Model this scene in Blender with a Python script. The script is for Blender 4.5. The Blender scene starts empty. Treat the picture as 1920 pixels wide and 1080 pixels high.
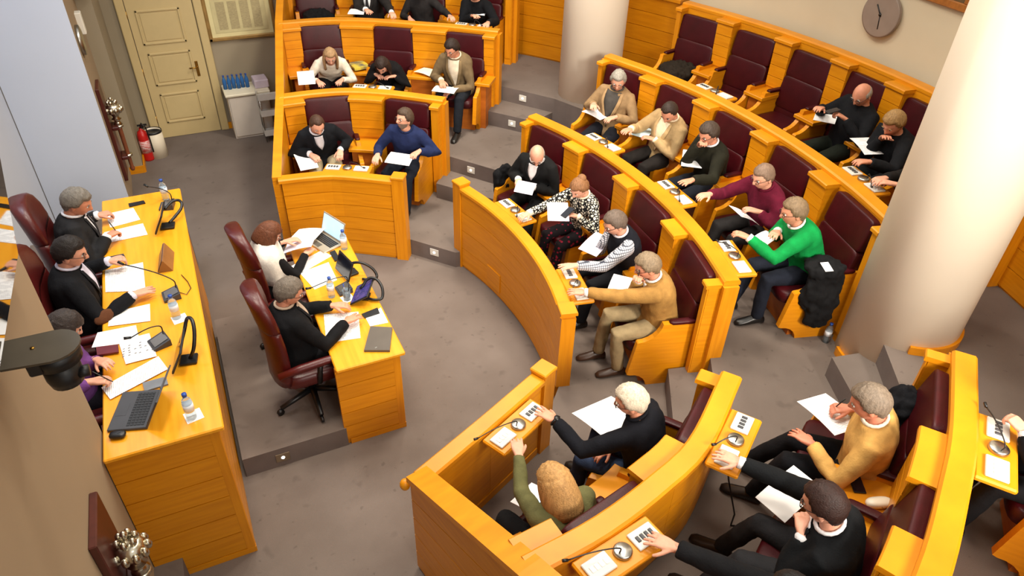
import bpy, bmesh, math, random
from mathutils import Vector, Matrix, noise
random.seed(7)
PI=math.pi
scn=bpy.context.scene
COL=scn.collection
# ---------------------------------------------------------------- camera
CAMH=4.6; FPX=1321.735
RW=((0.90605369,-0.23146409,0.35424721),(-0.42230212,-0.54795475,0.72208484),(0.02697473,-0.80384698,-0.5942242))
cam=bpy.data.objects.new('camera',bpy.data.cameras.new('camera')); COL.objects.link(cam)
cam.data.sensor_width=36; cam.data.lens=FPX/1920*36; cam.data.clip_start=.05
cam.matrix_world=Matrix(((RW[0][0],-RW[0][1],-RW[0][2],0),(RW[1][0],-RW[1][1],-RW[1][2],0),(RW[2][0],-RW[2][1],-RW[2][2],CAMH),(0,0,0,1)))
scn.camera=cam
def at(px,py,z):
    c=(px-960,py-540,FPX); r=[sum(RW[i][k]*c[k] for k in range(3)) for i in range(3)]
    t=(z-CAMH)/r[2]; return Vector((r[0]*t,r[1]*t,z))
# ---------------------------------------------------------------- world, lights, exposure
scn.view_settings.view_transform='Standard'; scn.view_settings.look='None'
scn.view_settings.gamma=1; scn.view_settings.use_curve_mapping=False
scn.view_settings.exposure=0.2
W=bpy.data.worlds.new('world'); scn.world=W; W.use_nodes=True
W.node_tree.nodes['Background'].inputs[0].default_value=(1,.96,.90,1)
W.node_tree.nodes['Background'].inputs[1].default_value=0.72
def area(name,loc,size,power,color,rot=(0,0,0),sy=None):
    l=bpy.data.lights.new(name,'AREA'); l.energy=power; l.color=color; l.size=size
    if 'ceiling' in name: l.spread=math.radians(120)
    if sy: l.shape='RECTANGLE'; l.size_y=sy
    o=bpy.data.objects.new(name,l); o.location=loc; o.rotation_euler=rot; COL.objects.link(o); return o
WARM=(1,.905,.76)
for i,(x,y,p) in enumerate(((-.1,4.1,46),(0.5,6.4,38),(2.7,2.4,38),(2.8,5.0,60),(2.9,7.6,84),(3.9,3.6,32),(3.7,6.4,30),(1.8,1.0,14))):
    area('ceiling_lamp',(x,y,6.2),.7,p,WARM)
area('recess_daylight_fill',(-1.35,6.6,5.2),.8,42,(.70,.83,1),(math.radians(24),0,0))  # added cool fill, stands in for window daylight on the white wall
for gx,gp in((1.6,75),(3.8,430)): area('front_fill',(gx,-2.9,4.9),1.5,gp,(1,.92,.80),(math.radians(70),0,math.radians(-24))).data.spread=math.radians(95)  # unseen fills added behind the camera to brighten columns and upright faces
# ---------------------------------------------------------------- materials
MATS={}
def srgb(r,g,b):
    f=lambda c:(c/12.92 if c<=.04045 else ((c+.055)/1.055)**2.4)
    return (f(r/255),f(g/255),f(b/255),1)
def mat(name,rgb,rough=.6,metal=0,var=.12,scale=(9,9,9),bump=0,bscale=None,spec=.5,emit=0,trans=0,rgb2=None,det=3,coat=0,rand=0):
    if name in MATS: return MATS[name]
    m=bpy.data.materials.new(name); m.use_nodes=True; nt=m.node_tree; N=nt.nodes; L=nt.links
    b=N['Principled BSDF']; c=srgb(*rgb)
    b.inputs['Roughness'].default_value=rough; b.inputs['Metallic'].default_value=metal
    b.inputs['Specular IOR Level'].default_value=spec
    if coat: b.inputs['Coat Weight'].default_value=coat; b.inputs['Coat Roughness'].default_value=.15
    if trans: b.inputs['Transmission Weight'].default_value=trans; b.inputs['IOR'].default_value=1.2
    tc=N.new('ShaderNodeTexCoord'); mp=N.new('ShaderNodeMapping'); mp.inputs['Scale'].default_value=scale
    L.new(tc.outputs['Object'],mp.inputs['Vector'])
    nz=N.new('ShaderNodeTexNoise'); nz.inputs['Scale'].default_value=1; nz.inputs['Detail'].default_value=det
    L.new(mp.outputs['Vector'],nz.inputs['Vector'])
    mx=N.new('ShaderNodeMix'); mx.data_type='RGBA'
    c2=srgb(*rgb2) if rgb2 else None
    mx.inputs[6].default_value=c if c2 else tuple(v*(1-var) for v in c[:3])+(1,)
    mx.inputs[7].default_value=c2 if c2 else tuple(min(1,v*(1+var)) for v in c[:3])+(1,)
    rp=N.new('ShaderNodeMapRange'); rp.inputs[1].default_value=.34; rp.inputs[2].default_value=.66
    L.new(nz.outputs['Fac'],rp.inputs[0]); L.new(rp.outputs[0],mx.inputs[0])
    out=mx.outputs[2]
    if rand:
        oi=N.new('ShaderNodeObjectInfo'); mr=N.new('ShaderNodeMapRange'); mr.inputs[3].default_value=1-rand; mr.inputs[4].default_value=1+rand
        L.new(oi.outputs['Random'],mr.inputs[0]); hs=N.new('ShaderNodeHueSaturation'); L.new(mr.outputs[0],hs.inputs['Value']); L.new(out,hs.inputs['Color']); out=hs.outputs['Color']
    L.new(out,b.inputs['Base Color'])
    if emit: L.new(out,b.inputs['Emission Color']); b.inputs['Emission Strength'].default_value=emit
    if bump:
        n2=N.new('ShaderNodeTexNoise'); n2.inputs['Scale'].default_value=bscale or 40; n2.inputs['Detail'].default_value=2
        L.new(tc.outputs['Object'],n2.inputs['Vector'])
        bp=N.new('ShaderNodeBump'); bp.inputs['Strength'].default_value=bump; bp.inputs['Distance'].default_value=.01
        L.new(n2.outputs['Fac'],bp.inputs['Height']); L.new(bp.outputs['Normal'],b.inputs['Normal'])
    MATS[name]=m; return m
WOOD=mat('honey_oak',(202,126,10),.38,0,scale=(3,3,40),rgb2=(215,140,16),det=5,spec=.4,rand=.06)
WOODV=mat('honey_oak_upright_grain',(200,124,10),.38,0,scale=(40,40,3),rgb2=(213,138,16),det=5,spec=.4,rand=.05)
TOPW=mat('desk_top_oak',(228,152,24),.3,0,scale=(30,2,2),rgb2=(236,164,36),det=4,spec=.5)
LEA=mat('burgundy_leather',(56,6,12),.4,0,var=.16,scale=(7,7,7),bump=.12,bscale=160,spec=.28)
LEA2=mat('oxblood_chair_leather',(76,18,17),.33,0,var=.14,scale=(6,6,6),bump=.1,bscale=160)
CARP=mat('taupe_carpet',(108,97,90),.96,0,scale=(1.6,1.6,1.6),rgb2=(119,108,101),bump=.35,bscale=260,spec=.1,det=8)
def stains(m):
    nt=m.node_tree;N=nt.nodes;L=nt.links;b=N['Principled BSDF']; tc=[n for n in N if n.type=='TEX_COORD'][0]; cur=b.inputs['Base Color'].links[0].from_socket
    for sc,lo,hi,k in((5.5,.64,.72,.84),(14,.68,.74,.78),(.9,.55,.75,.92)):
        n=N.new('ShaderNodeTexNoise'); n.inputs['Scale'].default_value=sc; n.inputs['Detail'].default_value=2; L.new(tc.outputs['Object'],n.inputs['Vector'])
        r=N.new('ShaderNodeMapRange'); r.inputs[1].default_value=lo; r.inputs[2].default_value=hi; r.inputs[3].default_value=1; r.inputs[4].default_value=k; L.new(n.outputs['Fac'],r.inputs[0])
        h=N.new('ShaderNodeHueSaturation'); L.new(r.outputs[0],h.inputs['Value']); L.new(cur,h.inputs['Color']); cur=h.outputs['Color']
    L.new(cur,b.inputs['Base Color'])
stains(CARP)
RISE=mat('riser_carpet',(108,98,94),.96,0,var=.08,scale=(5,5,5),bump=.3,bscale=240,spec=.1)
COLM=mat('lit_cream_plaster',(238,227,208),.85,0,var=.02,scale=(1.5,1.5,1.5),bump=.03,bscale=120,spec=.2)  # same plaster as the wall, lightened: brighter light on columns painted in
WALLM=mat('dimmed_cream_plaster',(206,194,168),.85,0,var=.03,scale=(1.5,1.5,1.5),bump=.03,bscale=120,spec=.2)  # same plaster as the columns, darkened: the wall's dimmer light painted in
GREYW=mat('grey_plaster',(150,138,116),.85,0,var=.03,scale=(1.5,1.5,1.5),spec=.2)
WHITEW=mat('daylight_tinted_white_panel',(198,204,216),.7,0,var=.02,scale=(1,1,1),spec=.25)  # white wall with the blue of daylight mixed into its colour
PIERM=mat('tan_plaster',(160,140,114),.8,0,var=.03,scale=(1.4,1.4,1.4),spec=.2)
DOORM=mat('ivory_door_paint',(196,174,124),.45,0,var=.02)
BLACK=mat('black_plastic',(18,18,20),.4,0,var=.1)
DGREY=mat('dark_grey_plastic',(58,58,62),.45,0,var=.08)
STEEL=mat('brushed_steel',(176,174,168),.3,1,var=.06)
SILV=mat('silver_metal',(206,198,178),.22,1,var=.1,scale=(30,30,30))
BRASS=mat('brass',(170,130,60),.3,1)
PAPER=mat('white_paper',(246,246,246),.75,0,var=.015)
LILAC=mat('lilac_paper',(226,220,236),.75,0,var=.02)
CREAMP=mat('cream_paper',(246,240,206),.75,0,var=.02)
INK=mat('print_ink',(120,120,124),.8,0,var=.1)
GOLDF=mat('gilt_frame',(150,118,66),.4,.3,var=.15)
DWOOD=mat('mahogany',(74,30,22),.35,0,var=.2,scale=(14,14,3),det=4)
SCREENB=mat('blue_screen',(170,206,236),.3,0,var=.04,emit=.75)
SCREEND=mat('dark_screen',(16,20,34),.12,0,var=.2,spec=.7)
BOTM=mat('bottle_plastic',(214,228,238),.08,0,var=.02,trans=.85,spec=.6)
BOTL=mat('bottle_label',(226,232,240),.5,0,var=.05)
BLUE=mat('blue_cap',(34,74,158),.4,0,var=.05)
BOTBL=mat('blue_bottle_plastic',(70,130,200),.15,0,var=.05,trans=.4)
RED=mat('extinguisher_red',(188,26,24),.35,0,var=.05)
CLOCKM=mat('clock_face_grey',(142,126,114),.6,0,var=.05)
LAMPM=mat('lamp_lens',(255,250,236),.4,0,var=0,emit=4)
# ---------------------------------------------------------------- mesh helpers
class MB:
    def __init__(s): s.v=[]; s.f=[]; s.mi=[]; s.m=0
    def add(s,vs,fs):
        o=len(s.v); s.v+=[tuple(v) for v in vs]; s.f+=[tuple(i+o for i in f) for f in fs]; s.mi+=[s.m]*len(fs); return s
    def box(s,c,d,M=None,bev=0):
        x,y,z=d[0]/2,d[1]/2,d[2]/2
        if bev:
            b=min(bev,x*.9,y*.9,z*.9); vs=[];ix={}
            for sx in(-1,1):
                for sy in(-1,1):
                    for sz in(-1,1):
                        for k in range(3):
                            p=[sx*x,sy*y,sz*z]
                            for j in range(3):
                                if j!=k: p[j]-=(sx,sy,sz)[j]*b
                            ix[(sx,sy,sz,k)]=len(vs); vs.append(Vector(p))
            fs=[]
            for k in range(3):
                a,b2=[j for j in range(3) if j!=k]
                for sg in(-1,1):
                    q=[]
                    for u,w in((-1,-1),(1,-1),(1,1),(-1,1)):
                        t=[0,0,0];t[k]=sg;t[a]=u;t[b2]=w;q.append(ix[(*t,k)])
                    fs.append(q)
                for u in(-1,1):
                    for w in(-1,1):
                        t1=[0,0,0];t2=[0,0,0];t1[k]=-1;t2[k]=1;t1[a]=t2[a]=u;t1[b2]=t2[b2]=w
                        fs.append([ix[(*t1,a)],ix[(*t2,a)],ix[(*t2,b2)],ix[(*t1,b2)]])
            for sx in(-1,1):
                for sy in(-1,1):
                    for sz in(-1,1): fs.append([ix[(sx,sy,sz,k)] for k in range(3)])
        else:
            vs=[Vector((sx*x,sy*y,sz*z)) for sz in(-1,1) for sx,sy in((-1,-1),(1,-1),(1,1),(-1,1))]
            fs=[(3,2,1,0),(4,5,6,7),(0,1,5,4),(1,2,6,5),(2,3,7,6),(3,0,4,7)]
        c=Vector(c)
        vs=[(M@v if M else v)+c for v in vs]
        return s.add(vs,fs)
    def loft(s,rings,cap=True,closed=True):
        n=len(rings[0]); vs=[p for r in rings for p in r]; fs=[]
        for i in range(len(rings)-1):
            for j in range(n if closed else n-1):
                a=i*n+j;b=i*n+(j+1)%n; fs.append((a,b,b+n,a+n))
        if cap: fs.append(tuple(range(n-1,-1,-1))); fs.append(tuple((len(rings)-1)*n+j for j in range(n)))
        return s.add(vs,fs)
    def tube(s,path,rad,n=8,up=None,flat=1):
        path=[Vector(p) for p in path]; rings=[]
        if not hasattr(rad,'__len__'): rad=[rad]*len(path)
        ref=Vector(up) if up else None
        for i,p in enumerate(path):
            t=(path[min(i+1,len(path)-1)]-path[max(i-1,0)]).normalized()
            if ref is None: ref=Vector((0,0,1)) if abs(t.z)<.9 else Vector((1,0,0))
            u=(ref-t*ref.dot(t)).normalized(); w=t.cross(u); ref=u
            rings.append([p+(u*math.cos(2*PI*k/n)*flat+w*math.sin(2*PI*k/n))*rad[i] for k in range(n)])
        return s.loft(rings)
    def lathe(s,prof,n=16,c=(0,0,0),M=None):
        c=Vector(c); rings=[]
        for r,z in prof:
            ring=[Vector((r*math.cos(2*PI*k/n),r*math.sin(2*PI*k/n),z)) for k in range(n)]
            rings.append([(M@v if M else v)+c for v in ring])
        return s.loft(rings)
    def prism(s,poly,z0,z1):
        n=len(poly); return s.loft([[Vector((p[0],p[1],z0)) for p in poly],[Vector((p[0],p[1],z1)) for p in poly]])
    def extr(s,poly,a,b,M=None):   # poly in local xz, extruded along y from a to b
        r=[[Vector((p[0],y,p[1])) for p in poly] for y in(a,b)]
        if M: r=[[M@v for v in q] for q in r]
        return s.loft(r)
    def ball(s,c,r,n=12,m=8,M=None):
        c=Vector(c); R=Vector(r) if hasattr(r,'__len__') else Vector((r,r,r))
        rings=[]
        for i in range(m+1):
            a=-PI/2+PI*(i if 0<i<m else (i+.12 if i==0 else i-.12))/m
            ring=[Vector((R.x*math.cos(a)*math.cos(2*PI*k/n),R.y*math.cos(a)*math.sin(2*PI*k/n),R.z*math.sin(a))) for k in range(n)]
            rings.append([(M@v if M else v)+c for v in ring])
        return s.loft(rings)
    def mesh(s,name,mats,smooth=False,off=None):
        me=bpy.data.meshes.new(name)
        vs=s.v if off is None else [(v[0]-off[0],v[1]-off[1],v[2]-off[2]) for v in s.v]
        me.from_pydata([tuple(v) for v in vs],[],s.f)
        for m in (mats if isinstance(mats,(list,tuple)) else [mats]): me.materials.append(m)
        me.polygons.foreach_set('material_index',s.mi)
        bm=bmesh.new(); bm.from_mesh(me); bmesh.ops.recalc_face_normals(bm,faces=bm.faces); bm.to_mesh(me); bm.free()
        if smooth: me.polygons.foreach_set('use_smooth',[True]*len(me.polygons))
        me.update(); return me
    def build(s,name,mats,parent=None,smooth=False,world=False,loc=None,M=None):
        off=parent.location if (world and parent is not None) else (loc if world and loc is not None else None)
        if world and parent is not None and parent.parent is not None: off=Vector(parent.location)+Vector(parent.parent.location)
        o=bpy.data.objects.new(name,s.mesh(name,mats,smooth,off)); COL.objects.link(o)
        if parent is not None: o.parent=parent
        if loc is not None: o.location=loc
        if M is not None: o.matrix_world=M
        return o
def tag(o,label=None,cat=None,group=None,kind=None):
    if label: o['label']=label
    if cat: o['category']=cat
    if group: o['group']=group
    if kind: o['kind']=kind
    return o
def thing(name,loc,label,cat,group=None,rz=0):
    o=bpy.data.objects.new(name,None); o.empty_display_size=.1; COL.objects.link(o)
    o.location=loc; o.rotation_euler=(0,0,rz); return tag(o,label,cat,group)
def copy_tree(o,parent=None):
    c=o.copy(); COL.objects.link(c); c.parent=parent
    for ch in list(o.children): copy_tree(ch,c)
    return c
def struct(o): o['kind']='structure'; return o
def RZ(a): return Matrix.Rotation(a,3,'Z')
def RY(a): return Matrix.Rotation(a,3,'Y')
def RX(a): return Matrix.Rotation(a,3,'X')
def smoothp(P,k=5):
    P=[Vector(p) for p in P]; Q=[P[0]*2-P[1]]+P+[P[-1]*2-P[-2]]; o=[]
    for i in range(1,len(Q)-2):
        a,b,c,d=Q[i-1:i+3]
        for j in range(k):
            t=j/k; o.append(.5*((2*b)+(c-a)*t+(2*a-5*b+4*c-d)*t*t+(3*b-a-3*c+d)*t**3))
    return o+[P[-1]]
# curves in plan --------------------------------------------------
CEN=Vector((-1.38,5.07))
HALL=Vector((-.3,5.07))
class Curve2:
    def __init__(s,ctrl,step=.06):
        P=[Vector(p) for p in ctrl]; Q=[P[0]*2-P[1]]+P+[P[-1]*2-P[-2]]; pts=[]
        for i in range(1,len(Q)-2):
            p0,p1,p2,p3=Q[i-1:i+3]; n=12
            for k in range(n):
                t=k/n; pts.append(.5*((2*p1)+(p2-p0)*t+(2*p0-5*p1+4*p2-p3)*t*t+(3*p1-p0-3*p2+p3)*t**3))
        pts.append(P[-1]); s.p=pts; s.s=[0]
        for a,b in zip(pts,pts[1:]): s.s.append(s.s[-1]+(b-a).length)
        s.L=s.s[-1]
    def at(s,d):
        d0=min(max(d,0),s.L)
        i=1
        while i<len(s.s)-1 and s.s[i]<d0: i+=1
        a,b=s.p[i-1],s.p[i]; t=(d0-s.s[i-1])/max(1e-9,s.s[i]-s.s[i-1])
        T=(b-a).normalized(); p=a.lerp(b,t)+T*(d-d0)
        n=Vector((-T.y,T.x))
        if n.dot(HALL-p)<0: n=-n
        return p,T,n
    def near(s,q):
        best=min(range(len(s.p)),key=lambda i:(s.p[i]-Vector(q)).length); return s.s[best]
def arc(r,a0,a1,n=7):
    return Curve2([CEN+Vector((math.cos(math.radians(a0+(a1-a0)*i/(n-1))),math.sin(math.radians(a0+(a1-a0)*i/(n-1)))))*r for i in range(n)])
def sweep(mb,cv,prof,s0,s1,step=.12):
    n=max(1,int(math.ceil((s1-s0)/step))); rings=[]
    for i in range(n+1):
        p,T,nn=cv.at(s0+(s1-s0)*i/n)
        rings.append([Vector((p.x+nn.x*d,p.y+nn.y*d,z)) for d,z in prof])
    return mb.loft(rings)
def rect(d0,d1,z0,z1,b=0):
    if not b: return [(d0,z0),(d1,z0),(d1,z1),(d0,z1)]
    return [(d0,z0),(d1,z0),(d1,z1-b),(d1-b,z1),(d0+b,z1),(d0,z1-b)]
# ================================================================ setting
L1,L2,L3=.2,.6,1.0
cL0=Curve2([(0.70,7.12),(1.00,7.08),(1.30,6.99),(1.80,6.66)]); cM0=arc(3.98,16.3,-17.2); cR0=Curve2([(0.80,2.80),(1.32,3.04),(1.86,3.30)])
cL1=Curve2([(1.0,8.45),(1.40,8.44),(1.8,8.36),(2.25,8.10),(2.76,7.68)]); cM1=arc(5.24,19.7,-19.4); cR1=Curve2([(1.02,1.76),(1.46,1.81),(1.9,1.92),(2.3,2.07),(2.84,2.45)])
cL2=Curve2([(1.33,9.97),(1.75,9.95),(2.12,9.87),(2.55,9.66),(3.0,9.37),(3.4,9.1),(3.92,8.68)]); cM2=arc(6.56,19.8,-18.8); cR2=Curve2([(1.35,.42),(2.0,.58),(2.5,.78),(3.0,1.06),(3.35,1.28),(3.92,1.71)])
cL3=Curve2([(1.62,11.22),(2.3,11.12),(2.95,10.86),(3.5,10.52),(4.05,10.12),(4.62,9.62)]); cM3=arc(7.85,18.5,-17.0); cR3=Curve2([(3.2,-.1),(3.7,.2),(4.15,.55),(4.7,1.05)])
def slab(name,poly,z0,z1):
    mb=MB(); n=len(poly)
    mb.m=0; mb.add([(p[0],p[1],z1) for p in poly],[tuple(range(n))])
    mb.m=1; vs=[(p[0],p[1],z) for z in(z0,z1) for p in poly]
    mb.add(vs,[(i,(i+1)%n,n+(i+1)%n,n+i) for i in range(n)])
    return mb.build(name,[CARP,RISE])
def pts(cv,n=8,rev=False):
    r=[cv.at(cv.L*i/(n-1))[0] for i in range(n)]; return r[::-1] if rev else r
OUT=[CEN+Vector((math.cos(math.radians(a)),math.sin(math.radians(a))))*8.05 for a in range(-60,66,6)]
mb=MB(); mb.box((2.5,5,-.05),(13,15,.1)); struct(mb.build('floor',CARP))
inn=pts(cL0)+[Vector((1.93,6.67)),Vector((2.32,6.2))]+pts(cM0,12)+[Vector((2.05,3.5))]+pts(cR0,8,True)
tail=[Vector((1.02,1.76)),Vector((1.35,.42)),Vector((1.5,-.3))]
head=[Vector((1.66,11.5)),Vector((1.33,9.97))]
struct(slab('floor_lower_tier',inn+tail+[p for p in OUT]+head,0,L1))
inn=pts(cL1)+[Vector((2.82,7.75)),Vector((3.28,7.09))]+pts(cM1,14)+[Vector((3.56,3.36)),Vector((3.22,2.82))]+pts(cR1,8,True)
struct(slab('floor_middle_tier',inn+tail[1:]+OUT+head,L1,L2))
inn=pts(cL2)+[Vector((3.99,8.79)),Vector((4.5,8.06))]+pts(cM2,14)+[Vector((4.55,2.55)),Vector((4.16,1.99))]+pts(cR2,8,True)
struct(slab('floor_upper_tier',inn+tail[2:]+OUT+head[:1],L2,L3))
for n,poly,z0,z1 in (('floor_step',[(2.56,7.46),(3.14,6.72),(3.5,7.2),(2.9,7.9)],L1,.4),('floor_step',[(3.26,3.49),(3.62,3.40),(3.3,2.75),(2.9,2.9)],L1,.4),
    ('floor_step',[(3.66,8.48),(4.12,7.90),(4.75,8.2),(4.1,8.95)],L2,.8),('floor_step',[(4.27,2.74),(4.85,2.62),(4.3,1.9),(4.0,2.15)],L2,.8),
    ('floor_clerk_platform',[(-.27,4.12),(.55,4.12),(.95,6.0),(-.27,6.0)],0,L1),('floor_podium',[(-1.78,3.5),(-.33,3.5),(-.33,7.4),(-1.78,7.4)],0,.6),('floor_step',[(-.94,2.8),(-.76,2.8),(-.76,3.43),(-.94,3.43)],0,.2)):
    struct(slab(n,poly,z0,z1))
# walls
def wallbox(name,x0,x1,y0,y1,z0,z1,m):
    mb=MB(); mb.box(((x0+x1)/2,(y0+y1)/2,(z0+z1)/2),(x1-x0,y1-y0,z1-z0)); return struct(mb.build(name,m))
wallbox('wall_left_near_pier',-3,-.94,-1.5,3.65,0,6.4,PIERM)
wallbox('wall_left_far_pier',-3,-.94,8.86,9.98,0,6.4,PIERM)
wallbox('wall_left_recess',-3,-1.78,3.65,8.86,0,6.4,WHITEW)
mb=MB(); mb.box((-1.355,8.85,3.2),(.83,.02,6.4)); struct(mb.build('wall_left_white_return',WHITEW))
wallbox('wall_left_alcove',-3,-.77,9.98,11.06,0,6.4,GREYW)
wallbox('wall_far',-3,1.52,11.06,11.3,0,6.4,GREYW)
mb=MB(); mb.box((-.86,9.965,.05),(.20,.02,.1)); mb.box((-.755,10.5,.05),(.02,1.06,.1)); struct(mb.build('baseboard_alcove',WOOD))
mb=MB(); mb.box((.50,11.045,.05),(.16,.02,.1)); mb.box((-.70,11.045,.05),(.14,.02,.1)); struct(mb.build('baseboard_far',WOOD))
wcv=arc(8.05,73,-50,17)
mb=MB(); sweep(mb,wcv,rect(-.15,0,0,6.4),0,wcv.L,.2); struct(mb.build('wall_curved_rear',WALLM))
# wainscot planks on the curved wall
def planks(cv,parent,s0,s1,z0,z1,rows,d0,d1,m,seg=1.0,gap=.007,name='plank',zf=None):
    n=max(1,int(round((s1-s0)/seg))); w=(s1-s0)/n; out=[]
    for i in range(n):
        for r in range(rows):
            a=z0+(z1-z0)*r/rows+gap/2; b=z0+(z1-z0)*(r+1)/rows-gap/2
            mb=MB(); g=.001 if n>1 else 0
            sweep(mb,cv,rect(min(d0,d1),max(d0,d1),a,b),s0+i*w+g,s0+(i+1)*w-g)
            out.append(mb.build(name,m,parent,world=True))
    return out
def sAng(cv,r,a): return cv.near(CEN+Vector((math.cos(math.radians(a)),math.sin(math.radians(a))))*r)
def wainscot(a0,a1,ztop,label):
    s0,s1=sorted((sAng(wcv,8.05,a0),sAng(wcv,8.05,a1)))
    p,T,nn=wcv.at((s0+s1)/2)
    t=thing('wainscot_panel',(p.x,p.y,L3),label,'wall panel'); struct(t)
    mb=MB(); sweep(mb,wcv,rect(.0,.16,L3,ztop-.02),s0,s1); mb.build('backing',WOOD,t,world=True)
    planks(wcv,t,s0,s1,L3+.02,ztop-.06,6,.16,.175,WOOD,seg=.9)
    mb=MB(); sweep(mb,wcv,rect(.0,.21,ztop-.05,ztop,.01),s0,s1); mb.build('top_rail',WOOD,t,world=True)
wainscot(56,18.9,2.25,'horizontally planked oak wainscot on curved wall beside the slim column')
wainscot(-14.5,-30,2.25,'oak wainscot on curved wall at far right behind the thick column')
# columns
def column(name,x,y,r,z0,z1):
    mb=MB(); mb.lathe([(r,z0),(r,z1)],48,(x,y,0)); o=struct(mb.build(name,COLM,smooth=False))
    for p in o.data.polygons: p.use_smooth=len(p.vertices)==4
    return o
colA=column('column_right',4.93,2.70,.415,L1,6.4); colB=column('column_centre',5.02,8.06,.41,L1,6.4)
def ring(cx,cy,r,a0,a1,z0,z1,th,n=20):
    rings=[]
    for i in range(n+1):
        a=math.radians(a0+(a1-a0)*i/n); c,s=math.cos(a),math.sin(a)
        rings.append([Vector((cx+c*q,cy+s*q,z)) for q,z in((r,z0),(r+th,z0),(r+th,z1),(r,z1))])
    return rings
mb=MB(); mb.loft(ring(4.93,2.70,.413,232,330,L3,L3+.07,.025)); mb.loft(ring(4.93,2.70,.413,226,232,.8,1.07,.025)); mb.loft(ring(4.93,2.70,.413,150,206,L2,L2+.08,.025))
struct(mb.build('trim_1',WOOD))
# ---------------------------------------------------------------- seats
def pillow(mb,c,d,M=None,e=.4,n=20,m=10):
    rings=[]; c=Vector(c)
    pw=lambda v:math.copysign(abs(v)**e,v)
    for i in range(m+1):
        a=-PI/2+PI*i/m
        if i==0: a+=.02
        if i==m: a-=.02
        rg=[]
        for k in range(n):
            b=2*PI*(k+.5)/n
            v=Vector((d[0]/2*pw(math.cos(a))*pw(math.cos(b)),d[1]/2*pw(math.cos(a))*pw(math.sin(b)),d[2]/2*pw(math.sin(a))))
            rg.append((M@v if M else v)+c)
        rings.append(rg)
    return mb.loft(rings)
def arcpts(cx,cz,r,a0,a1,n=6): return [(cx+r*math.cos(math.radians(a0+(a1-a0)*i/n)),cz+r*math.sin(math.radians(a0+(a1-a0)*i/n))) for i in range(n+1)]
ARM=[(.05,0),(.50,0)]+arcpts(.66,-.02,.15,175,85,5)+[(.70,.14),(.65,.49)]+arcpts(.645,.70,.2,-91,-172,6)+[(.445,.68),(.05,.68)]
def make_seat():
    t=thing('hall_chair',(0,0,0),'','chair')
    mb=MB()
    lean=math.radians(-10)
    M=RY(lean)
    pillow(mb,(.11,0,.99),(.11,.57,.31),M,.22); mb.build('headrest',LEA,t,True)
    mb=MB(); pillow(mb,(.165,0,.675),(.12,.57,.37),M,.22); mb.build('backrest',LEA,t,True)
    mb=MB(); pillow(mb,(.20,0,.44),(.12,.53,.20),M,.3); mb.build('lumbar_cushion',LEA,t,True)
    mb=MB(); pillow(mb,(.45,0,.395),(.52,.51,.13),None,.32); mb.build('seat_cushion',LEA,t,True)
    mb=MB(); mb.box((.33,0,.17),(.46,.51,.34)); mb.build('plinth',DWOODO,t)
    for s in(-1,1):
        mb=MB(); mb.extr(ARM,s*.285-.025,s*.285+.025); a=mb.build('arm_panel',WOOD,t)
        mb=MB(); pillow(mb,(.27,s*.285,.685),(.24,.062,.035),None,.4,16,6); mb.build('arm_pad',LEA,a,True)
    return t
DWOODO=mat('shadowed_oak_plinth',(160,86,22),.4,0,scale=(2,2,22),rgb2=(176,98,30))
SEAT=make_seat(); SEATS={}; seat_first=[True]
def put_seat(key,cv,s,zf,label,group):
    p,T,n=cv.at(s)
    o=SEAT if seat_first[0] else copy_tree(SEAT); seat_first[0]=False
    o.location=(p.x,p.y,zf); o.rotation_euler=(0,0,math.atan2(n.y,n.x)); o['label']=label; o['group']=group
    SEATS[key]=(p,n,zf); return o
def bench_row(label,cv,zf,zr,zb,bounds,ends=(1,1),rear=None,pilw=None,rearseg=.85):
    """bounds: list of (s0,s1) pilasters between seats along the curve; body from zf to zr"""
    p,T,n=cv.at(cv.L/2)
    t=thing('bench_row_back',(p.x,p.y,zf),label,'bench back')
    mb=MB(); sweep(mb,cv,rect(-.045,.06,zf,zr-.045),0,cv.L); mb.build('back_body',WOOD,t,world=True)
    mb=MB(); sweep(mb,cv,rect(-.075,.065,zr-.045,zr,.014),-.02,cv.L+.02); mb.build('top_rail',WOOD,t,world=True)
    for s0,s1 in bounds:
        mb=MB(); sweep(mb,cv,rect(.06,.17,zf,zr-.075),s0,s1); pl=mb.build('pilaster',WOOD,t,world=True)
        wide=s1-s0>.13
        z0=zf+.66; z1=zr-.085
        if wide:
            for r in range(4):
                mb=MB(); sweep(mb,cv,rect(.17,.182,z0+(z1-z0)*r/4+.003,z0+(z1-z0)*(r+1)/4-.003),s0+.004,s1-.004); mb.build('panel',WOOD,pl,world=True)
        else:
            mb=MB(); sweep(mb,cv,rect(.17,.182,zf+.1,z1),s0+.004,s1-.004); mb.build('panel',WOODV,pl,world=True)
        mb=MB(); sweep(mb,cv,rect(.055,.2,zr-.078,zr-.042,.008),s0-.012,s1+.012); mb.build('cap',WOOD,pl,world=True)
        if wide:
            mb=MB(); sweep(mb,cv,rect(.17,.50,zf+.60,zf+.635,.006),s0-.03,s1+.03); mb.build('console_shelf',WOOD,t,world=True)
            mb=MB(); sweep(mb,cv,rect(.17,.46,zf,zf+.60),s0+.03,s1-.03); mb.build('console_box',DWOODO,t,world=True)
    for k,e in enumerate(ends):
        if e:
            a,b=((-.05,.0) if k==0 else (cv.L,cv.L+.05))
            mb=MB(); sweep(mb,cv,rect(-.06,.07,min(zf,zb) if e==2 else zf,zr-.046),a,b); mb.build('end_post',WOODV,t,world=True)
    if rear: planks(cv,t,0,cv.L,zb+.02,zr-.06,rear,-.045,-.058,WOOD,seg=rearseg)
    return t
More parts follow.
